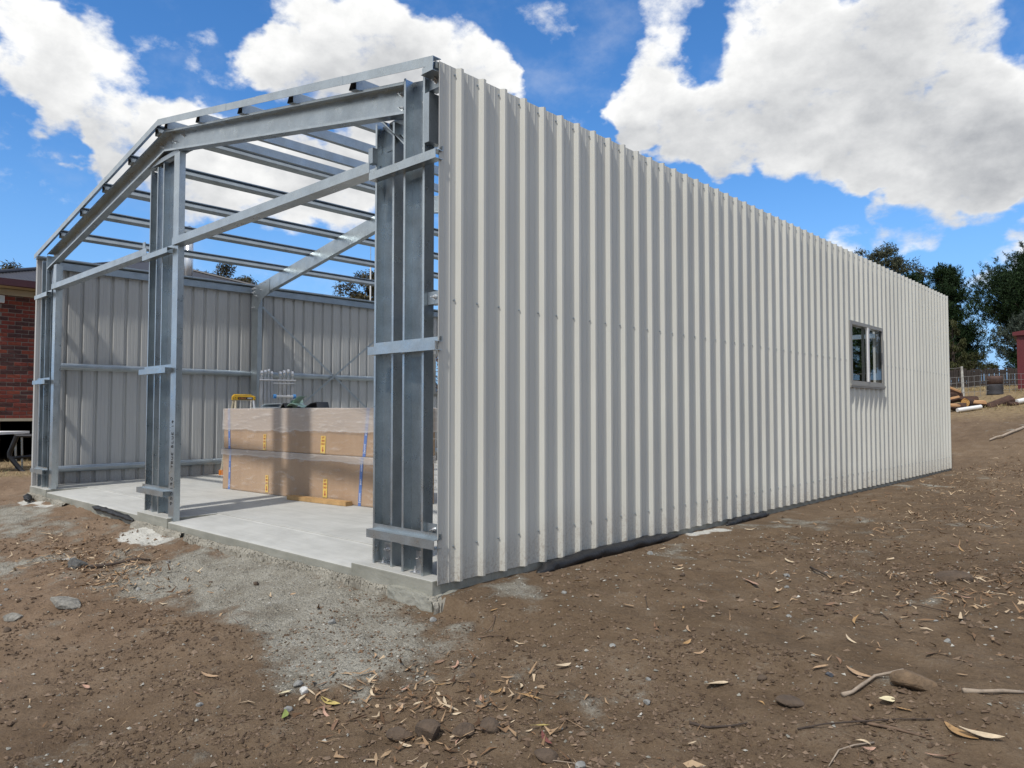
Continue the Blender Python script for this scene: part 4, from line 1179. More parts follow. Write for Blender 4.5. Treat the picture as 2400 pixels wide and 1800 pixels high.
def white_table():
    r = thing('folding_table', 'white-topped table beside the brick house at the left edge', 'table', (-12.35, 0.18, -.07), R(-46))
    MB().box(-1.1, .42, -.30, .30, .66, .705).build('tabletop', [WHITE], r)
    for x in (-1.0, -.82):
        for y in (-.22, .22):
            MB().tube([(x, y, .66), (x - .04, y, .0)], .017, 8).build('leg', [STEEL], r)
white_table()

# ------------------------------------------------------------------ yard behind the shed
def bark(name, a, b):
    return plain(name, a, .9, 0, .5, 12, .9, 25)
LOG_BARK = bark('dark_bark', (.055, .028, .018), 0)
m, t, b_ = new_mat('split_wood')
_tc = t.node('ShaderNodeTexCoord'); _mp = t.node('ShaderNodeMapping'); _mp.inputs['Scale'].default_value = (1, 12, 12); t.l.new(_tc.outputs['Object'], _mp.inputs[0])
t.l.new(t.ramp(t.noise(_mp.outputs[0], 3, 5, .6), [(.3, (.20, .09, .04)), (.55, (.42, .24, .11)), (.75, (.55, .37, .20))]), b_.inputs['Base Color']); b_.inputs['Roughness'].default_value = .8
SPLIT = m
m, t, b_ = new_mat('log_end')
_tc = t.node('ShaderNodeTexCoord'); _w = t.node('ShaderNodeTexWave', wave_type='RINGS', rings_direction='X'); _w.inputs['Scale'].default_value = 9; _w.inputs['Distortion'].default_value = 3
t.l.new(_tc.outputs['Object'], _w.inputs['Vector'])
t.l.new(t.ramp(_w.outputs[0], [(.2, (.30, .13, .03)), (.8, (.55, .33, .11))]), b_.inputs['Base Color']); b_.inputs['Roughness'].default_value = .8
LOG_END = m
def log(label, x, y, dz, L, rad, rot, kind='split', tilt=0.0, roll=0.0):
    """firewood: round or split billet lying along local x"""
    mb = MB(); n = 14; rr = np.random.default_rng(int(abs(x * 977 + y * 131 + dz * 59)) + 1)
    if kind == 'round': ang = [(2 * math.pi * i / n, 1 + rr.uniform(-.08, .08)) for i in range(n)]; pts = [(math.cos(a) * rad * q, math.sin(a) * rad * q) for a, q in ang]
    else:
        pts = [(math.cos(a) * rad * (1 + rr.uniform(-.06, .06)), math.sin(a) * rad * (1 + rr.uniform(-.06, .06))) for a in np.linspace(-.2, math.pi * .95, 9)]
        pts += [(-.35 * rad, -.42 * rad), (.1 * rad, -.62 * rad + rr.uniform(-.1, .1) * rad), (.55 * rad, -.40 * rad)]
    loops = []
    for f in (0, .25, .5, .75, 1):
        j = 1 + rr.uniform(-.06, .06)
        loops.append([((f - .5) * L + rr.uniform(-.01, .01), p * j, q * j) for p, q in pts])
    mb.sweep(loops)
    me = mb.mesh('firewood_log', [LOG_BARK, SPLIT, LOG_END])
    for p in me.polygons:
        c = p.center
        if abs(p.normal.x) > .8: p.material_index = {'round': 2, 'split': 1, 'dark': 0}[kind]
        elif kind == 'split' and c.z < .05 * rad: p.material_index = 1
    o = link('firewood_log', me); o.location = (x, y, dz); o.rotation_euler = (R(roll), R(tilt), R(rot))
    tag(o, label, 'log', 'firewood logs behind the shed')
log('large sawn log with orange end grain at the front of the firewood heap', -1.02, 18.80, 1.23, .34, .105, 75, 'round')
log('split log with pale upper face lying against the right side of the large sawn log', -.90, 18.93, 1.235, .46, .105, 30, 'split', 4, 185)
log('split billet at the top left of the firewood heap, pale face up', -1.42, 18.86, 1.57, .42, .10, 40, 'split', 22, 175)
log('dark barked log under the topmost billet', -1.40, 18.88, 1.42, .44, .11, 55, 'round')
log('dark barked log at the back of the heap behind the large sawn log', -1.12, 19.05, 1.30, .50, .10, 38, 'dark')
log('pale split billet at the left middle of the heap beside the shed corner', -1.36, 18.63, 1.31, .34, .09, 30, 'split', -14, 160)
log('pale split billet lowest at the left of the heap', -1.30, 18.35, 1.14, .34, .10, 50, 'split', 0, 175)
log('small dark split billet low between the pale billet and the large sawn log', -1.17, 18.50, 1.14, .30, .08, 10, 'dark', 0, 30)
log('big dark weathered log slab lying alone on the straw near the red shed', -.47, 19.30, 1.235, .66, .15, 42, 'dark', -20, 200)
log('short black burnt log stub touching the white pipe', -.17, 19.33, 1.17, .24, .085, 45, 'dark')
def pipe(label, a, b, r, mat):
    pa, pb = Vector((a[0], a[1], gz(*a) + r + a_off(a))), Vector((b[0], b[1], gz(*b) + r + a_off(b)))
    o = MB().tube([pa, pb], r, 12).build('white_pipe', [mat], None, smooth=False); tag(o, label, 'pipe', 'white pipes on the ground')
def a_off(p): return 0.02
pipe('white plastic pipe in front of the firewood heap', (-1.14, 18.14), (-.73, 18.66), .05, WHITE)
pipe('white plastic pipe running out of the picture at the right edge', (-.10, 19.45), (.62, 20.9), .06, WHITE)
def branch():
    pts = [(.10, 14.85), (.20, 15.0), (.30, 15.05), (.40, 15.25), (.52, 15.5), (.62, 15.85), (.80, 16.1)]
    o = MB().tube([(x, y, gz(x, y) + .03 + .02 * math.sin(7 * k)) for k, (x, y) in enumerate(pts)], [.016, .02, .022, .024, .028, .026, .02], 7).build('dead_branch', [plain('grey_wood', (.33, .27, .21), .85, 0, .3, 20)], None)
    tag(o, 'long pale dead branch lying on the earth bank behind the shed', 'branch')
branch()
def drum():
    r = thing('steel_drum', 'dark burnt-out steel drum with a rusty brown upper half, behind the wire fence', 'drum', (-.92, 21.6, gz(-.92, 21.6) - .02))
    MB().tube([(0, 0, 0), (0, 0, .05), (0, 0, .15), (0, 0, .17), (0, 0, .27), (0, 0, .30)], [.205, .20, .195, .205, .195, .20], 20).build('lower_body', [plain('soot_grey', (.045, .045, .05), .75, 0, .3)], r, smooth=True)
    MB().tube([(0, 0, .301), (0, 0, .42), (0, 0, .44), (0, 0, .54)], [.19, .19, .198, .188], 20).build('upper_body', [plain('rusty_brown', (.075, .045, .035), .8, 0, .4)], r, smooth=True)
drum()

# wire fence
def wire_fence():
    r = thing('wire_fence', 'low wire mesh fence with a pale round post across the yard behind the shed', 'fence', (-1.57, 21.0, 0))
    d = Vector((.733, .680, 0)); base = Vector((0, 0, 0))
    wire = plain('fence_wire', (.30, .30, .29), .5, .6)
    z0 = gz(-1.57, 21.0)
    post_m = plain('grey_post', (.42, .41, .37), .8, 0, .2, 15)
    for s, lean in ((0, -.03), (-3.2, 0), (3.4, .02)):
        p = d * s; zz = gz(-1.57 + p.x, 21 + p.y)
        MB().tube([(p.x, p.y, zz - .2), (p.x + lean, p.y, zz + .90)], [.038, .030], 10).build('post', [post_m], r)
    def line(s0, s1, h):
        P = []
        for k in range(25):
            s = s0 + (s1 - s0) * k / 24; p = d * s
            P.append((p.x, p.y - .04, gz(-1.57 + p.x, 21 + p.y) * .5 + z0 * .5 + h + .01 * math.sin(s * 2.2)))
        MB().tube(P, .0045, 4).build('wire', [wire], r)
    line(-3.2, 0, .86)
    for h in (.02, .16, .30, .44, .60): line(-3.2, 3.4, h)
    me = None
    for k in range(40):
        s = -3.15 + k * .165; p = d * s
        if me is None: me = MB().tube([(0, 0, 0), (0, 0, .58)], .0042, 4).mesh('wire', [wire])
        link('wire', me, r, (p.x, p.y - .04, gz(-1.57 + p.x, 21 + p.y) * .5 + z0 * .5 + .02))
wire_fence()
def red_shed():
    x0, y0 = -0.66, 23.5
    r = thing('garden_shed', 'dark red ribbed metal garden shed at the right edge behind the wire fence', 'shed', (x0, y0, gz(x0, y0) - .05), R(6))
    zt = 1.72
    mb = MB()
    V, Fc = [], []
    n = 60
    for i in range(n + 1):
        x = 3.0 * i / n; o_ = -.012 * (1 if (i % 5) < 2 else 0)
        V += [(x, o_, 0), (x, o_, zt)]
    link('front_wall', np_mesh('front_wall', V, [(2 * i, 2 * i + 2, 2 * i + 3, 2 * i + 1) for i in range(n)], RED_SHED), r)
    MB().box(0.0, .02, .014, 2.4, 0, zt).build('side_wall', [RED_SHED], r)
    MB().box(2.98, 3.0, .014, 2.4, 0, zt).build('side_wall', [RED_SHED], r)
    MB().box(0.02, 2.98, 2.38, 2.4, 0, zt).build('rear_wall', [RED_SHED], r)
    MB().prism([(-.10, -.10, zt - .02), (3.1, -.10, zt - .02), (3.1, -.10, zt + .07), (1.5, -.10, zt + .32), (-.10, -.10, zt + .08)], (0, 2.6, 0)).build('roof', [RED_SHED], r)
    MB().box(-.05, 3.05, -.06, .2, -.15, .03).build('base', [CONCRETE], r)
red_shed()
def paling_fence():
    x0, y0 = -7.2, 30.5
    r = thing('paling_fence', 'dark weathered timber paling fence below the trees at the back of the yard', 'fence', (x0, y0, 0), R(42))
    wood = plain('weathered_palings', (.035, .028, .024), .9, 0, .4, 9)
    me = [MB().box(-.050 + .004 * k, .050 - .003 * k, -.008, .008, 0, 1.0).mesh('paling', [wood]) for k in range(3)]
    rr = random.Random(5)
    ca, sa = math.cos(R(42)), math.sin(R(42))
    for k in range(100):
        s = k * .108
        z = gz(x0 + ca * s, y0 + sa * s)
        o = link('paling', me[k % 3], r, (s, 0, z)); o.scale = (1, 1, .80 + rr.uniform(-.05, .05)); o.rotation_euler = (0, rr.uniform(-.02, .02), 0)
    for h in (.2, .6):
        a = gz(x0, y0) + h; b = gz(x0 + ca * 10.8, y0 + sa * 10.8) + h
        MB().sweep([[(0, .01, a), (0, .05, a), (0, .05, a + .07), (0, .01, a + .07)], [(10.8, .01, b), (10.8, .05, b), (10.8, .05, b + .07), (10.8, .01, b + .07)]]).build('rail', [wood], r)
paling_fence()
# thin white pole beyond the left wall
def mast():
    r = thing('mast', 'thin white mast beyond the left wall of the shed', 'pole', (-21.28, 15.09, -.1))
    MB().tube([(0, 0, 0), (0, 0, 7.0)], .030, 8).build('lower_pole', [WHITE], r)
    MB().tube([(0, 0, 7.0), (0, 0, 9.2)], .016, 8).build('upper_pole', [STEEL], r)
mast()

# ------------------------------------------------------------------ trees
def leaf_mat(name, lo, hi, trans=0.25):
    m, t, b = new_mat(name)
    geo = t.node('ShaderNodeNewGeometry')
    tc = t.node('ShaderNodeTexCoord')
    k = t.math('ADD', t.math('MULTIPLY', geo.outputs['Random Per Island'], 0.6), t.math('MULTIPLY', t.noise(tc.outputs['Object'], .9, 4, .6), .5))
    t.l.new(t.ramp(k, [(.25, lo), (.8, hi)]), b.inputs['Base Color'])
    b.inputs['Roughness'].default_value = .6
    b.inputs['Specular IOR Level'].default_value = .12
    return m
PINE = leaf_mat('pine_needles', (.007, .016, .007), (.030, .056, .020))
GUM = leaf_mat('gum_leaves', (.022, .030, .018), (.085, .090, .055))
GUM_BROWN = leaf_mat('brown_gum_leaves', (.030, .028, .014), (.105, .088, .045))
GREYGREEN = leaf_mat('grey_green_needles', (.030, .042, .032), (.085, .105, .080))
OLIVE = leaf_mat('olive_leaves', (.020, .024, .009), (.062, .066, .026))
TRUNK = bark('trunk_bark', (.05, .038, .028), 0)
GUM_TRUNK = bark('gum_bark', (.20, .17, .13), 0)

def pick_dirs(rr, n):
    v = rr.normal(size=(n, 3)); return v / np.linalg.norm(v, axis=1, keepdims=True)
def blades(centers, dirs, lens, widths, rr):
    """one flat pointed blade per row: 4 corners"""
    n = len(centers)
    side = np.cross(dirs, pick_dirs(rr, n)); side /= np.linalg.norm(side, axis=1, keepdims=True) + 1e-9
    w = widths[:, None]; L = lens[:, None]
    a = centers; b = centers + dirs * L * .45 + side * w; c = centers + dirs * L; d = centers + dirs * L * .45 - side * w
    V = np.stack([a, b, c, d], 1).reshape(-1, 3)
    F = np.arange(n * 4).reshape(n, 4)
    return V, F
def tree(name, label, loc, height, crown, leaf, trunk_mat, cat='tree', group=None, seed=1, trunk_r=.14, lean=0.0):
    """crown: function(rr) -> (V, F, limbs) in local coordinates"""
    rr = np.random.default_rng(seed)
    r = thing(name, label, cat, (loc[0], loc[1], gz(loc[0], loc[1]) - .05), 0, group)
    V, F, limbs, top = crown(rr, height)
    link('crown', np_mesh('crown', V, F, leaf), r)
    mb = MB()
    mb.tube([(0, 0, 0), (lean * .3, 0, top * .35), (lean * .7, .05, top * .7), (lean, 0, top)], [trunk_r * 1.25, trunk_r, trunk_r * .6, trunk_r * .15], 9)
    for a, b in limbs: mb.tube([a, (np.array(a) + np.array(b)) / 2 + np.array((0, 0, -.05)), b], [trunk_r * .32, trunk_r * .2, trunk_r * .08], 5)
    mb.build('trunk', [trunk_mat], r)
    return r
def pine_crown(radius, low, dens=1.0, needle=.20):
    def f(rr, H):
        C, D, Ln, Wd, limbs = [], [], [], [], []
        z = low * H
        while z < H * .985:
            f_ = (z - low * H) / (H * (1 - low))
            reach = radius * (1 - f_) ** .75 * (.55 + .45 * math.sin(min(1, f_ * 5) * math.pi / 2)) + .18
            nb = rr.integers(3, 6)
            for k in range(nb):
                az = rr.uniform(0, 2 * math.pi); L = reach * rr.uniform(.55, 1.15)
                P = []
                for q in np.linspace(0, 1, 6):
                    P.append(np.array((math.cos(az) * L * q, math.sin(az) * L * q, z + L * (.10 * q + .38 * q ** 3) - .05)))
                limbs.append((P[0], P[4]))
                # shoots: upturned tufts over the outer part of the limb
                ns = int((6 + 15 * L) * dens)
                for s in range(ns):
                    q = rr.uniform(.28, 1.0) ** .8
                    i = min(4, int(q * 5)); base = P[i] + (P[i + 1] - P[i]) * (q * 5 - i)
                    spread = .10 + .20 * L * q * (1.15 - q * .5)
                    base = base + rr.normal(size=3) * np.array((spread, spread, spread * .45))
                    ax = np.array((math.cos(az) * .45, math.sin(az) * .45, 1.0)) + rr.normal(size=3) * .40
                    ax /= np.linalg.norm(ax); sl = rr.uniform(.16, .42)
                    m = 20
                    u = rr.uniform(0, 1, m)
                    C.append(base + ax * (u * sl)[:, None]); dd = ax * .75 + pick_dirs(rr, m) * .75
                    D.append(dd / np.linalg.norm(dd, axis=1, keepdims=True)); Ln.append(rr.uniform(.6, 1.1, m) * needle); Wd.append(np.full(m, needle * .075))
            z += rr.uniform(.18, .36) * max(.6, H / 8)
        # leader candles
        for k in range(3):
            base = np.array((rr.normal() * .12, rr.normal() * .12, H * .96)); m = 26; u = rr.uniform(0, 1, m)
            C.append(base + np.array((0, 0, 1.0)) * (u * .45)[:, None]); dd = np.array((0, 0, .9)) + pick_dirs(rr, m) * .6
            D.append(dd / np.linalg.norm(dd, axis=1, keepdims=True)); Ln.append(np.full(m, needle)); Wd.append(np.full(m, needle * .13))
        C = np.concatenate(C); D = np.concatenate(D)
        V, F = blades(C, D, np.concatenate(Ln), np.concatenate(Wd), rr)
        return V, F, limbs, H * .97
    return f
def gum_crown(rx, low, clumps, per, leaf_len=.22, droop=.6, flat=.75):
    def f(rr, H):
        C, D, Ln, Wd, limbs = [], [], [], [], []
        zc = H * (low + 1) / 2; rzz = H * (1 - low) / 2
        for k in range(clumps):
            d = pick_dirs(rr, 1)[0]; q = rr.uniform(.35, 1.0) ** .6
            c = np.array((d[0] * rx * q, d[1] * rx * q, zc + d[2] * rzz * q * .92))
            cr = rr.uniform(.30, .62) * rx * .42
            limbs.append((np.array((0, 0, max(.2 * H, c[2] - rr.uniform(.4, 1.0) * rx))), c))
            m = int(per * rr.uniform(.6, 1.4))
            off = pick_dirs(rr, m) * (rr.uniform(0, 1, m) ** .5)[:, None] * cr * np.array((1, 1, flat))
            C.append(c + off)
            dd = pick_dirs(rr, m) * .8 + np.array((0, 0, -droop)); D.append(dd / np.linalg.norm(dd, axis=1, keepdims=True))
            Ln.append(rr.uniform(.6, 1.2, m) * leaf_len); Wd.append(np.full(m, leaf_len * .10))
        V, F = blades(np.concatenate(C), np.concatenate(D), np.concatenate(Ln), np.concatenate(Wd), rr)
        return V, F, limbs, H * .82
    return f
def H_(x, y, ztop): return ztop - gz(x, y)
GT = 'pine trees along the back of the yard'
tree('pine_tree', 'dark pine beyond the far end of the pale side wall', (-6.2, 40.0), H_(-6.2, 40, 8.45), pine_crown(1.9, .06, 1.9), PINE, TRUNK, group=GT, seed=11)
tree('pine_tree', 'dark pine whose top shows just above the far end of the wall roofline', (-8.0, 41.2), H_(-8, 41.2, 8.3), pine_crown(2.2, .08, 1.3), PINE, TRUNK, group=GT, seed=13)
tree('pine_tree', 'broad dark pine right of the sky gap, above the red garden shed', (-2.7, 45.6), H_(-2.7, 45.6, 9.9), pine_crown(4.0, .34, 1.9), PINE, TRUNK, group=GT, seed=21, trunk_r=.2)
tree('pine_tree', 'tallest dark pine at the right edge of the picture', (-0.9, 48.0), H_(-0.9, 48.0, 12.0), pine_crown(3.8, .30, 1.7), PINE, TRUNK, group=GT, seed=24, trunk_r=.2)
tree('pine_tree', 'grey-green conifer in front of the broad dark pine, behind the red garden shed', (-2.8, 40.6), H_(-2.8, 40.6, 5.6), pine_crown(1.7, .32, .9), GREYGREEN, TRUNK, group=GT, seed=31)
tree('gum_tree', 'feathery gum tree rising above the roofline near the far end of the wall', (-11.5, 48.6), H_(-11.5, 48.6, 12.2), gum_crown(2.6, .55, 60, 240, .26, .45), GUM, GUM_TRUNK, seed=41)
tree('gum_tree', 'slender weeping gum with hanging leaves at the left of the sky gap', (-4.95, 35.9), H_(-4.95, 35.9, 5.6), gum_crown(.62, .15, 34, 110, .20, 1.6, 1.5), OLIVE, TRUNK, seed=43, trunk_r=.08)
GS = 'dark shrubs under the pines'
tree('shrub', 'dark olive shrub at the foot of the pine beside the pale wall', (-6.1, 36.6), 2.6, gum_crown(1.5, .0, 50, 200, .16, .2), OLIVE, TRUNK, 'shrub', GS, 51, .05)
tree('shrub', 'low dark shrub between the paling fence and the weeping gum', (-4.6, 37.6), 1.7, gum_crown(1.2, .0, 36, 170, .15, .2), OLIVE, TRUNK, 'shrub', GS, 52, .05)
tree('shrub', 'low dark shrub under the broad pine, behind the red garden shed', (-2.3, 40.0), 1.9, gum_crown(1.5, .0, 40, 170, .16, .2), PINE, TRUNK, 'shrub', GS, 53, .05)
tree('shrub', 'reddish-brown bush beyond the left wall, glimpsed between corner column and side wall', (-14.6, 13.1), 3.3, gum_crown(1.5, .0, 50, 220, .14, .2), leaf_mat('russet_leaves', (.05, .016, .010), (.16, .06, .035)), TRUNK, 'shrub', None, 54, .05)
tree('gum_tree', 'bushy brown-green gum behind the hip of the brick house roof', (-42.2, 19.3), 11.0, gum_crown(2.9, .35, 50, 420, .30, .3), GUM_BROWN, GUM_TRUNK, seed=61)
tree('gum_tree', 'bushy brown-green gum beyond the left wall beside the thin white mast', (-33.4, 24.2), 10.0, gum_crown(2.9, .30, 54, 420, .30, .3), GUM_BROWN, GUM_TRUNK, seed=62)
tree('gum_tree', 'dull green gum above the brick house at the left edge', (-50.0, 8.7), 10.4, gum_crown(2.8, .35, 46, 380, .32, .3), GUM_BROWN, GUM_TRUNK, seed=63)
for k, (x, y, h, q) in enumerate(((4.5, 44.0, 9.0, 3.2), (10.5, 41.0, 8.5, 3.2), (16.0, 37.0, 9.0, 3.4), (22.0, 33.0, 8.5, 3.4))):
    tree('pine_tree', ('dark pine just outside the right edge of the picture', 'dark pine well right of the picture, mirrored in the window', 'dark pine along the side boundary, mirrored in the window', 'last dark pine of the row along the side boundary')[k], (x, y), h, pine_crown(q, .05, .8), PINE, TRUNK, group=GT, seed=81 + k, trunk_r=.18)
tree('pine_tree', 'dark pine behind the shed, seen through the side window', (-5.2, 24.5), 3.5, pine_crown(2.4, .04, 2.2), PINE, TRUNK, group=GT, seed=71)
tree('pine_tree', 'brownish pine further left behind the shed, hidden by the long wall', (-8.0, 25.5), 3.4, pine_crown(2.4, .04, 2.0), OLIVE, TRUNK, group=GT, seed=72)

# ------------------------------------------------------------------ loose material on the ground
def shade_mat(name, stops, rough=.9, island=True, spec=.2):
    m, t, b = new_mat(name)
    geo = t.node('ShaderNodeNewGeometry')
    t.l.new(t.ramp(geo.outputs['Random Per Island'], stops), b.inputs['Base Color'])
    b.inputs['Roughness'].default_value = rough; b.inputs['Specular IOR Level'].default_value = spec
    return m
GRAVEL_M = shade_mat('crushed_rock', [(0, (.16, .15, .125)), (.5, (.28, .27, .23)), (.9, (.39, .375, .33)), (1, (.50, .48, .43))])
CLOD_M = shade_mat('earth_clods', [(0, (.085, .058, .038)), (.6, (.150, .105, .072)), (1, (.225, .165, .117))])
LITTER_M = shade_mat('leaf_litter', [(0, (.09, .052, .030)), (.35, (.20, .12, .065)), (.7, (.36, .25, .15)), (1, (.52, .42, .29))], .75)
STRAW_M = shade_mat('dry_grass', [(0, (.16, .11, .05)), (.5, (.34, .26, .13)), (.85, (.46, .38, .22)), (1, (.10, .14, .04))], .8)

def in_open(x, y):
    return ~((x > -8.1) & (x < 0.10) & (y > -0.06) & (y < 12.1))
def visible_ground(n, rr, near=True):
    """random points on the open ground in front and to the right of the shed"""
    if near:
        x = rr.uniform(-5.5, 4.2, n); y = rr.uniform(-2.4, 3.5, n)
    else:
        x = rr.uniform(-10, 5.5, n); y = rr.uniform(-2.4, 17, n)
    k = in_open(x, y)
    return x[k], y[k]
def stones(name, label_kind, x, y, size, mat, flat=.6, sink=.35, seed=1):
    rr = np.random.default_rng(seed); n = len(x)
    base = np.array([(1, 0, 0), (-1, 0, 0), (0, 1, 0), (0, -1, 0), (0, 0, 1), (0, 0, -1)], float)
    tri = np.array([(0, 2, 4), (2, 1, 4), (1, 3, 4), (3, 0, 4), (2, 0, 5), (1, 2, 5), (3, 1, 5), (0, 3, 5)])
    j = rr.uniform(.6, 1.25, (n, 6, 1)) * base[None] + rr.normal(size=(n, 6, 3)) * .22
    j[..., 2] *= flat
    a = rr.uniform(0, 2 * math.pi, n); ca, sa = np.cos(a)[:, None], np.sin(a)[:, None]
    X = j[..., 0] * ca - j[..., 1] * sa; Y = j[..., 0] * sa + j[..., 1] * ca
    s = size[:, None]
    z = ground(x, y)
    V = np.stack([X * s + x[:, None], Y * s + y[:, None], j[..., 2] * s + (z + size * flat * (1 - sink) * .6)[:, None]], -1).reshape(-1, 3)
    F = (tri[None] + (np.arange(n) * 6)[:, None, None]).reshape(-1, 3)
    o = link(name, np_mesh(name, V, F, mat)); o['kind'] = 'stuff'
    return o
rr = np.random.default_rng(101)
x, y = visible_ground(90000, rr)
g = gravel_mask(x, y)
k = rr.uniform(0, 1, len(x)) < (g * .9) * np.exp(-np.clip(np.hypot(x - 1.5, y + 1.5) - 2, 0, 9) * .22)
x, y = x[k][:26000], y[k][:26000]
stones('gravel', None, x, y, .0028 + .0085 * rr.power(.40, len(x)) * rr.uniform(.2, 1, len(x)), GRAVEL_M, .6, .3, 5)
# scattered gravel beyond the patches
x, y = visible_ground(5200, rr)
stones('loose_stones', None, x, y, .003 + .009 * rr.uniform(0, 1, len(x)) ** 3, GRAVEL_M, .65, .3, 6)
# clods of earth
x, y = visible_ground(60000, rr)
k = (gravel_mask(x, y) < .12) & (rr.uniform(0, 1, len(x)) < np.clip(.35 + 1.6 * fbm(x, y, 1.1, 3), 0, 1)); x, y = x[k][:24000], y[k][:24000]
stones('earth_clods', None, x, y, .003 + .017 * rr.uniform(0, 1, len(x)) ** 3.2, CLOD_M, .7, .55, 7)
DARK_CLOD = shade_mat('dark_clods', [(0, (.072, .049, .032)), (.7, (.125, .088, .060)), (1, (.19, .138, .098))])  # clods in a slightly darker earth tone
x, y = rr.uniform(-2.2, 2.9, 52000), rr.uniform(-2.0, .4, 52000)
k = in_open(x, y) & (gravel_mask(x, y) < .10) & (rr.uniform(0, 1, len(x)) < np.clip(.25 + 1.9 * fbm(x + 3, y, 1.7, 3), 0, 1)); x, y = x[k], y[k]
stones('dark_clods', None, x, y, .002 + .011 * rr.uniform(0, 1, len(x)) ** 2.6, DARK_CLOD, .75, .5, 18)
x, y = rr.uniform(-.6, 2.6, 9000), rr.uniform(-1.4, .3, 9000)
k = in_open(x, y); x, y = x[k], y[k]
stones('earth_crumbs', None, x, y, .002 + .009 * rr.uniform(0, 1, len(x)) ** 3, CLOD_M, .7, .5, 8)

def flakes(name, x, y, L, Wd, mat, seed, lift=.004, tilt=.35):
    """tiny curled strips and chips: two joined quads each"""
    rr = np.random.default_rng(seed); n = len(x); z = ground(x, y)
    a = rr.uniform(0, 2 * math.pi, n)
    u = np.stack([np.cos(a), np.sin(a), rr.normal(size=n) * tilt * .5], -1); w = np.stack([-np.sin(a), np.cos(a), rr.normal(size=n) * tilt], -1)
    c = np.stack([x, y, z + lift + L * .10], -1)
    up = np.array((0, 0, 1.0)); bend = (rr.uniform(-.3, .35, n) * L)[:, None] * up
    sw = (rr.uniform(-.3, .3, n) * L)[:, None] * w
    Lh = (L / 2)[:, None]; W_ = (Wd / 2)[:, None]
    p = [c - u * Lh + bend - w * W_ * .3 + sw, c - u * Lh + bend + w * W_ * .3 + sw, c - w * W_, c + w * W_, c + u * Lh + bend - w * W_ * .15 + sw, c + u * Lh + bend + w * W_ * .15 + sw]
    V = np.stack(p, 1).reshape(-1, 3)
    F = (np.array([(0, 2, 3, 1), (2, 4, 5, 3)])[None] + (np.arange(n) * 6)[:, None, None]).reshape(-1, 4)
    o = link(name, np_mesh(name, V, F, mat)); o['kind'] = 'stuff'
    return o
rr = np.random.default_rng(202)
x, y = visible_ground(26000, rr, False)
dens = np.clip(.08 + 1.5 * fbm(x, y, .9, 3) + .40 * (x > .3) * sst(1, 7, y), .02, 1)
k = rr.uniform(0, 1, len(x)) < dens; x, y = x[k], y[k]
flakes('leaf_litter', x, y, rr.uniform(.015, .06, len(x)), rr.uniform(.003, .010, len(x)), LITTER_M, 9)
x, y = visible_ground(9000, rr)
k = rr.uniform(0, 1, len(x)) < np.clip(.15 + 1.3 * fbm(x, y, 1.4, 3), .03, 1); x, y = x[k], y[k]
flakes('twig_bits', x, y, rr.uniform(.012, .05, len(x)), rr.uniform(.0015, .004, len(x)), LITTER_M, 10)
# extra drifts: far right, foot of the bank, left front
for cx, cy, sx_, sy_, n, s_ in ((1.8, 9.5, 1.5, 2.5, 1600, 31), (1.0, 12.8, 1.6, .7, 900, 32), (2.1, 5.0, .9, 1.2, 600, 33), (.85, -.78, .42, .24, 230, 34), (-3.2, -.75, .8, .18, 500, 35), (2.4, 1.9, .5, .6, 350, 36)):
    r2 = np.random.default_rng(s_); x = r2.normal(cx, sx_, n); y = r2.normal(cy, sy_, n); k = in_open(x, y) & (x > .12) if cx > 0 else in_open(x, y)
    x, y = x[k], y[k]
    flakes('leaf_litter', x, y, r2.uniform(.03, .10, len(x)), r2.uniform(.006, .018, len(x)), LITTER_M, s_ + 100)
# dry grass: top of the bank, yard, and beside the house
def grass(name, x, y, h, seed):
    r2 = np.random.default_rng(seed); n = len(x)
    c = np.stack([x, y, ground(x, y)], -1); d = pick_dirs(r2, n) * np.array((1, 1, .3)) * .8 + np.array((0, 0, .75)); d /= np.linalg.norm(d, axis=1, keepdims=True)
    V, F = blades(c, d, h, h * .03 + .0015, r2)
    o = link(name, np_mesh(name, V, F, STRAW_M)); o['kind'] = 'stuff'
r2 = np.random.default_rng(303)
x = r2.uniform(-7, 3.5, 60000); y = r2.uniform(15, 34, 60000); k = r2.uniform(0, 1, len(x)) < straw_mask(x, y) * np.clip(.25 + 1.2 * fbm(x, y, .8, 3), 0, 1) * sst(15.8, 19, y + .3 * x); x, y = x[k], y[k]
grass('dry_grass', x, y, r2.uniform(.04, .14, len(x)), 1)
x = r2.uniform(-14.9, -9.3, 26000); y = r2.uniform(-1.5, 9, 26000); k = r2.uniform(0, 1, len(x)) < straw_mask(x, y) * np.clip(.4 + 1.2 * fbm(x, y, 1.0, 3), 0, 1); x, y = x[k], y[k]
grass('dry_grass', x, y, r2.uniform(.03, .10, len(x)), 2)

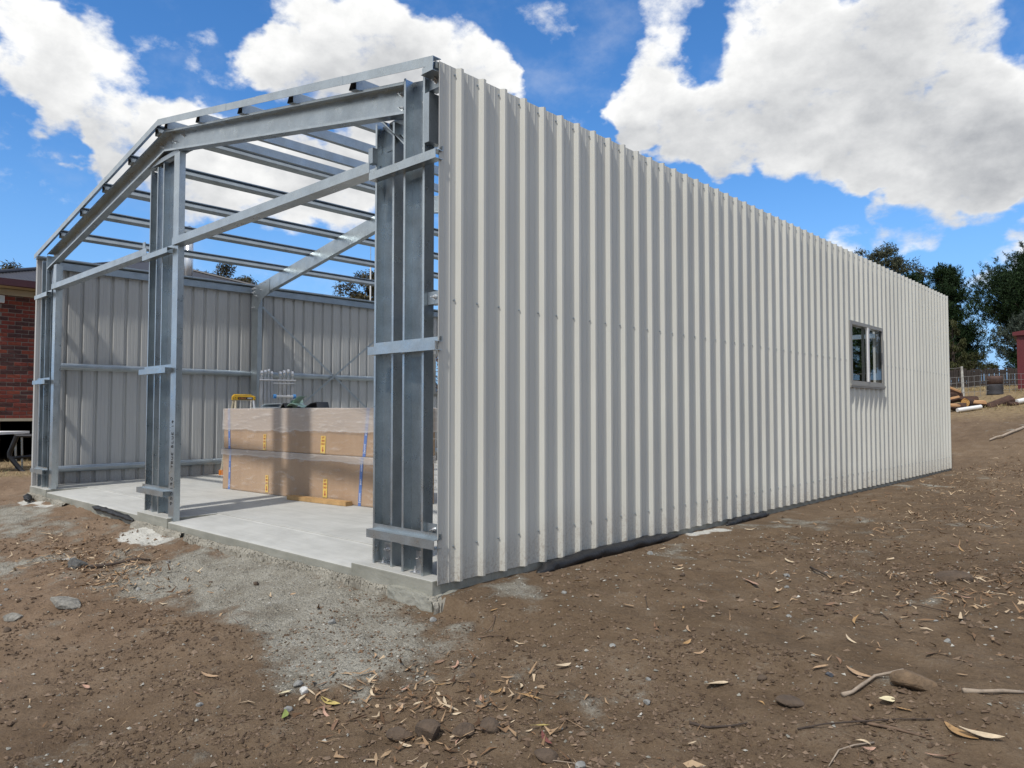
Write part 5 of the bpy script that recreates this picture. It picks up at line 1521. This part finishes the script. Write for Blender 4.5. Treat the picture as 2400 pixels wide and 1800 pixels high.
# ---- leaves one can point at
def gum_leaf_mesh(L, W, curve, curl, twist, mat, seed):
    r2 = random.Random(seed); n = 7; V, F = [], []
    for i in range(n + 1):
        f = i / n; w = W / 2 * math.sin(math.pi * min(1, f * .96 + .03)) ** .8
        cx = (f - .5) * L; cy = curve * L * (f - .5) ** 2 * 4 - curve * L * .5; cz = curl * L * ((f - .5) ** 2) * 2
        tw = twist * (f - .5)
        for q, s in ((-1, 1), (0, 0), (1, 1)):
            V.append((cx, cy + q * w * math.cos(tw), cz + q * w * math.sin(tw) + (.25 * w if s else 0) + r2.uniform(-.0008, .0008)))
    for i in range(n):
        for q in (0, 1):
            a = 3 * i + q; F.append((a, a + 1, a + 4, a + 3))
    return np_mesh('gum_leaf', V, F, mat, True)
LEAFM = {k: plain(k + '_leaf', c, .65, 0, .22, 40) for k, c in dict(tan=(.36, .24, .14), pale=(.50, .40, .27), pink=(.38, .23, .16), brown=(.19, .11, .065), yellow=(.42, .33, .11), cream=(.62, .54, .34), green=(.22, .27, .07), ochre=(.33, .20, .085), maroon=(.15, .05, .04)).items()}
def place_leaf(me, label, x, y, rz_, rx=0, ry=0, group=None, lift=.006, s=1.0):
    o = link('gum_leaf', me); o.location = (x, y, gz(x, y) + lift * s + .004); o.rotation_euler = (rx, ry, rz_); o.scale = (s, s, s)
    return tag(o, label, 'leaf', group)
LG = 'dry gum leaves lying on the bare earth'
special = [(1.135, -.252, 'pale', .085, .022, 1.2, 'pale upright-lying gum leaf with a torn brown spot, alone on bare earth below the wall'),
 (1.344, -.653, 'yellow', .075, .017, .9, 'curved yellow leaf near the bottom edge, right of the cluster of brown rocks'),
 (1.432, -.720, 'maroon', .10, .018, -.5, 'dark red narrow leaf at the bottom edge beside the curved yellow leaf'),
 (.394, -1.175, 'green', .085, .024, -.7, 'single green leaf at the bottom edge below the leaf pile'),
 (.436, -.985, 'yellow', .12, .030, .15, 'large olive-yellow leaf on the left of the leaf pile'),
 (.177, -1.053, 'cream', .07, .026, 1.7, 'small cream leaf on dark earth left of the leaf pile'),
 (2.334, .179, 'cream', .065, .040, .9, 'round creamy white leaf just below the big brown rock'),
 (1.73, .015, 'pale', .12, .038, 1.1, 'broad pale folded leaf lying on its own in the lower right foreground'),
 (2.173, .354, 'tan', .12, .024, -.4, 'long tan leaf beside the dark pebble above the bent stick'),
 (.404, -.871, 'pale', .11, .018, .1, 'slim pale leaf at the top of the leaf pile'),
 (-.303, -1.172, 'tan', .11, .020, .35, 'tan leaf lying flat left of the gravel edge'),
 (1.231, 1.409, 'pink', .16, .030, -.5, 'large pinkish leaf lying across another, right of the wall middle'),
 (1.125, 2.234, 'pale', .12, .020, -.6, 'pale narrow leaf near the twig right of the wall'),
 (.881, .623, 'tan', .09, .022, .05, 'tan leaf lying level in the bare middle ground below the wall'),
 (2.65, .09, 'pale', .13, .030, .2, 'wide pale leaf at the lower right edge of the picture'),
 (2.227, 1.857, 'pink', .12, .026, -.1, 'pink leaf with pointed tip beside the half-buried brown rock'),
 (2.585, .10, 'ochre', .13, .034, -.5, 'ochre strap-like leaf near the lower right corner'),
 (.888, -.977, 'brown', .12, .028, .9, 'brown curled leaf leaning on the cluster of rocks')]
for i, (x, y, c, L, Wd, rz_, lab) in enumerate(special):
    place_leaf(gum_leaf_mesh(L, Wd, .10 * (-1) ** i, .10, .5, LEAFM[c], i), lab, x, y, rz_, .15 * (-1) ** i, .05, LG, .008)
def where(x, y):
    """words for a place on the ground, by what it lies beside"""
    if x < -2.6: return 'in the debris at the far left of the gravel'
    if gravel_mask(np.array(x), np.array(y)) > .5: return 'on the pale gravel patch in front of the slab'
    if x < -.2: return 'on the bare earth left of the leaf pile'
    if math.hypot((x - .8) / .75, (y + .76) / .38) < 1: return 'in the leaf pile above the dark rocks'
    if math.hypot(x - 2.35, y - .3) < .45: return 'on the earth around the big brown rock'
    if x < .75 and y > 0: return 'close to the foot of the ribbed wall'
    if y > 4.0: return 'on the far ground beyond the middle of the wall'
    if y > 2.0: return 'around the half-buried brown rock in the right middle ground'
    if y > .9: return 'on the bare middle ground right of the wall'
    if x > 2.3: return 'on the earth at the lower right edge'
    if x > 1.5: return 'on the earth left of the big brown rock'
    return 'on the bare earth between the leaf pile and the wall'
kinds = (('tan', 'small tan dry gum leaf scattered on the bare earth'), ('pale', 'small pale dry gum leaf scattered on the bare earth'), ('pink', 'small pinkish dry gum leaf scattered on the bare earth'), ('brown', 'small brown dry gum leaf scattered on the bare earth'), ('ochre', 'small ochre dry gum leaf scattered on the bare earth'))
protos = {c: [gum_leaf_mesh(L, w, cu, cl, tw, LEAFM[c], 50 + j) for j, (L, w, cu, cl, tw) in enumerate(((.085, .017, .12, .12, .8), (.11, .016, -.16, .18, -1.2), (.065, .020, .05, .25, .4), (.09, .012, .25, .10, 2.0)))] for c, _ in kinds}
r2 = np.random.default_rng(404); n_ = 0
while n_ < 205:
    if n_ < 42: x, y = r2.normal(.80, .45), r2.normal(-.76, .22)
    elif n_ < 80: x, y = r2.normal(-3.1, .8), r2.normal(-.8, .2)
    elif n_ < 150: x, y = r2.uniform(.2, 3.0), r2.uniform(-1.3, 4.0)
    else: x, y = r2.uniform(-3.5, 3.5), r2.uniform(-2.0, 7.0)
    if not bool(in_open(np.array(x), np.array(y))): continue
    if math.hypot(x - 3.2, y + 2.8) < 1.7: continue
    c, lab = kinds[r2.choice(5, p=(.27, .30, .16, .15, .12))]
    place_leaf(protos[c][r2.integers(4)], lab.replace('scattered on the bare earth', where(x, y)), x, y, r2.uniform(0, 6.28), r2.normal() * .3, r2.normal() * .2, LG, .006, r2.uniform(.45, 1.0)); n_ += 1

# ---- sticks
STICKM = [plain('stick_bark', (.13, .085, .055), .85, 0, .3, 30), plain('grey_stick', (.28, .225, .17), .85, 0, .3, 30), plain('dark_stick', (.05, .035, .026), .85, 0, .3, 30)]
def stick(label, pts, r0, mat, group='sticks and twigs on the bare earth'):
    n = len(pts)
    P = [(x, y, gz(x, y) + r0 * .8 + h) for x, y, h in pts]
    o = MB().tube(P, [r0 * (1 - .45 * k / (n - 1)) * (1 + .12 * (-1) ** k) for k in range(n)], 7).build('stick', [mat], None, smooth=True)
    tag(o, label, 'stick', group)
stick('thick bent grey stick touching the big brown rock', [(2.187, .138, 0), (2.205, .19, .006), (2.216, .26, .010), (2.245, .335, .010), (2.29, .385, .016), (2.325, .42, .028)], .0085, STICKM[1])
stick('long thin curved twig right of the leaf pile', [(1.031, -.402, .004), (1.07, -.44, .006), (1.13, -.475, .004), (1.20, -.482, .006), (1.26, -.462, .004), (1.304, -.434, .008)], .0024, STICKM[0])
stick('dark thin fallen twig right of the ribbed wall', [(1.297, 2.164, .01), (1.38, 2.06, .02), (1.48, 1.95, .012), (1.583, 1.817, .0)], .007, STICKM[2])
stick('slender dark twig below the small cream leaf and the big rock', [(2.135, -.165, .004), (2.20, -.09, .012), (2.28, -.01, .012), (2.40, .08, .008), (2.50, .13, .004)], .0035, STICKM[2])
stick('straight grey-brown stick pointing down right below the big rock', [(2.26, .031, .004), (2.32, .02, .003), (2.40, .02, .002), (2.50, .022, .0)], .0070, STICKM[0])
stick('dark short stick in the bottom middle right of the picture', [(1.78, -.30, .003), (1.84, -.27, .003), (1.91, -.225, .002), (1.96, -.19, .0)], .0055, STICKM[2])
stick('grey stick end near the right edge of the picture', [(2.55, .33, .002), (2.60, .38, .004), (2.66, .43, .003), (2.74, .50, .0)], .009, STICKM[1])
stick('short dark split of wood beside the gravel, left of the shed front', [(-3.15, -.80, .004), (-3.05, -.70, .01), (-2.93, -.55, .01), (-2.88, -.46, .004)], .014, STICKM[2])
stick('pale straw-like twig on bare earth close to the shed corner', [(.518, -.172, .003), (.55, -.12, .004), (.59, -.07, .003)], .004, STICKM[0])
r2 = np.random.default_rng(505)
for k in range(26):
    x, y = r2.uniform(.2, 3.2), r2.uniform(-1.2, 5.5)
    if not bool(in_open(np.array(x), np.array(y))) or math.hypot(x - 3.2, y + 2.8) < 1.7: continue
    a = r2.uniform(0, 6.28); L = r2.uniform(.08, .26); b_ = r2.normal() * .25
    stick(('short thin twig ' if L < .15 else 'longish thin twig ') + where(x, y), [(x + L * f * math.cos(a + b_ * f), y + L * f * math.sin(a + b_ * f), .003 + .006 * math.sin(f * 3)) for f in (0, .33, .66, 1)], r2.uniform(.0018, .0038), STICKM[r2.integers(3)])

# ---- rocks
def rock(label, x, y, sx_, sy_, sz_, rot, mat, seed, name='rock', cat='rock', sink=.3, rough=.16):
    bm = bmesh.new(); bmesh.ops.create_icosphere(bm, subdivisions=3, radius=1)
    r3 = np.random.default_rng(seed)
    cuts = [(pick_dirs(r3, 1)[0], r3.uniform(.55, .85)) for _ in range(9)]
    for v in bm.verts:
        p = np.array(v.co)
        for d, h in cuts:
            e = p @ d - h
            if e > 0: p = p - d * e * .92
        p = p * (1 + rough * .5 * float(fbm(np.array(p[0] * 2 + seed), np.array(p[1] * 2 + p[2] * 1.7), 1.5, 3)))
        v.co = (p[0] * sx_, p[1] * sy_, p[2] * sz_)
    me = bpy.data.meshes.new(name); bm.to_mesh(me); bm.free(); me.materials.append(mat)
    o = link(name, me); o.location = (x, y, gz(x, y) + sz_ * (1 - 2 * sink) * .7); o.rotation_euler = (r3.normal() * .12, r3.normal() * .12, rot)
    tag(o, label, cat, 'rocks and lumps on the bare earth')
ROCK_B = plain('brown_rock', (.155, .105, .062), .9, 0, .3, 18, .7, 60)
ROCK_D = plain('earthy_rock', (.090, .064, .044), .95, 0, .3, 18, .7, 60)
ROCK_G = plain('grey_stone', (.25, .25, .235), .9, 0, .3, 18, .8, 80)
LUMP = plain('concrete_lump', (.21, .20, .175), .95, 0, .45, 30, 1.0, 60)
rock('big flat-topped brown rock in the lower right foreground beside the bent stick', 2.385, .335, .088, .055, .045, .55, ROCK_B, 3, sink=.2)
rock('half-buried earth-brown rock in the right middle ground', 2.08, 2.33, .12, .085, .05, .4, ROCK_D, 4, sink=.4)
rock('largest triangular brown rock of the cluster under the leaf pile', 1.015, -.925, .062, .050, .048, .3, ROCK_D, 5, sink=.2)
rock('dark pointed rock at the right of the bottom rock cluster', 1.125, -.845, .046, .036, .040, 1.0, ROCK_D, 6, sink=.2)
rock('crumbly dark rock at the right end of the bottom rock cluster', 1.20, -.78, .045, .042, .036, .2, ROCK_D, 7, sink=.3)
rock('flat dark rock at the left of the bottom rock cluster', .915, -.985, .060, .035, .034, .5, ROCK_D, 8, sink=.25)
rock('small earth-brown stone in front of the bottom rock cluster', 1.50, -.80, .045, .035, .025, .5, ROCK_D, 9, sink=.3)
rock('flat broken lump of grey concrete on the brown earth left of the gravel', -2.227, -1.24, .125, .085, .040, .6, LUMP, 10, 'concrete_lump', 'concrete lump', .15, .3)
rock('small grey broken concrete lump near the left edge', -2.35, -1.50, .075, .045, .035, .7, LUMP, 11, 'concrete_lump', 'concrete lump', .2, .3)
rock('small whitish stone on dark earth near the bottom left of the leaf pile', .245, -.99, .025, .022, .020, .3, plain('white_stone', (.50, .50, .48), .9, 0, .3, 30), 12, sink=.2)
rock('dark blue-grey pebble at the end of the long tan leaf', 2.09, .27, .018, .014, .013, .3, plain('slate_pebble', (.05, .055, .065), .7), 13, sink=.2)
rock('soil-covered flat stone in the lower right foreground, left of the round white leaf', 2.03, .03, .06, .045, .020, .9, ROCK_D, 14, sink=.35)
rock('dark grey rubble lump in the dry debris left of the shed front', -3.30, -.86, .10, .06, .05, .5, plain('dark_rubble', (.10, .10, .095), .9, 0, .3, 30, .8, 80), 15, 'concrete_lump', 'concrete lump', .25, .25)
r2 = np.random.default_rng(606)
for k in range(40):
    x, y = (r2.uniform(.0, 2.9), r2.uniform(-1.3, 2.2)) if k < 28 else (r2.uniform(-3.2, .2), r2.uniform(-1.6, -.3))
    if not bool(in_open(np.array(x), np.array(y))) or math.hypot(x - 3.2, y + 2.8) < 1.7: continue
    s_ = r2.uniform(.010, .024)
    grey = r2.random() < .55
    rock(('small grey pebble ' if grey else 'small earth-brown pebble ') + where(x, y), x, y, s_ * 1.2, s_, s_ * .75, r2.uniform(0, 6), ROCK_G if grey else ROCK_D, 700 + k, 'pebble', 'pebble', .25)
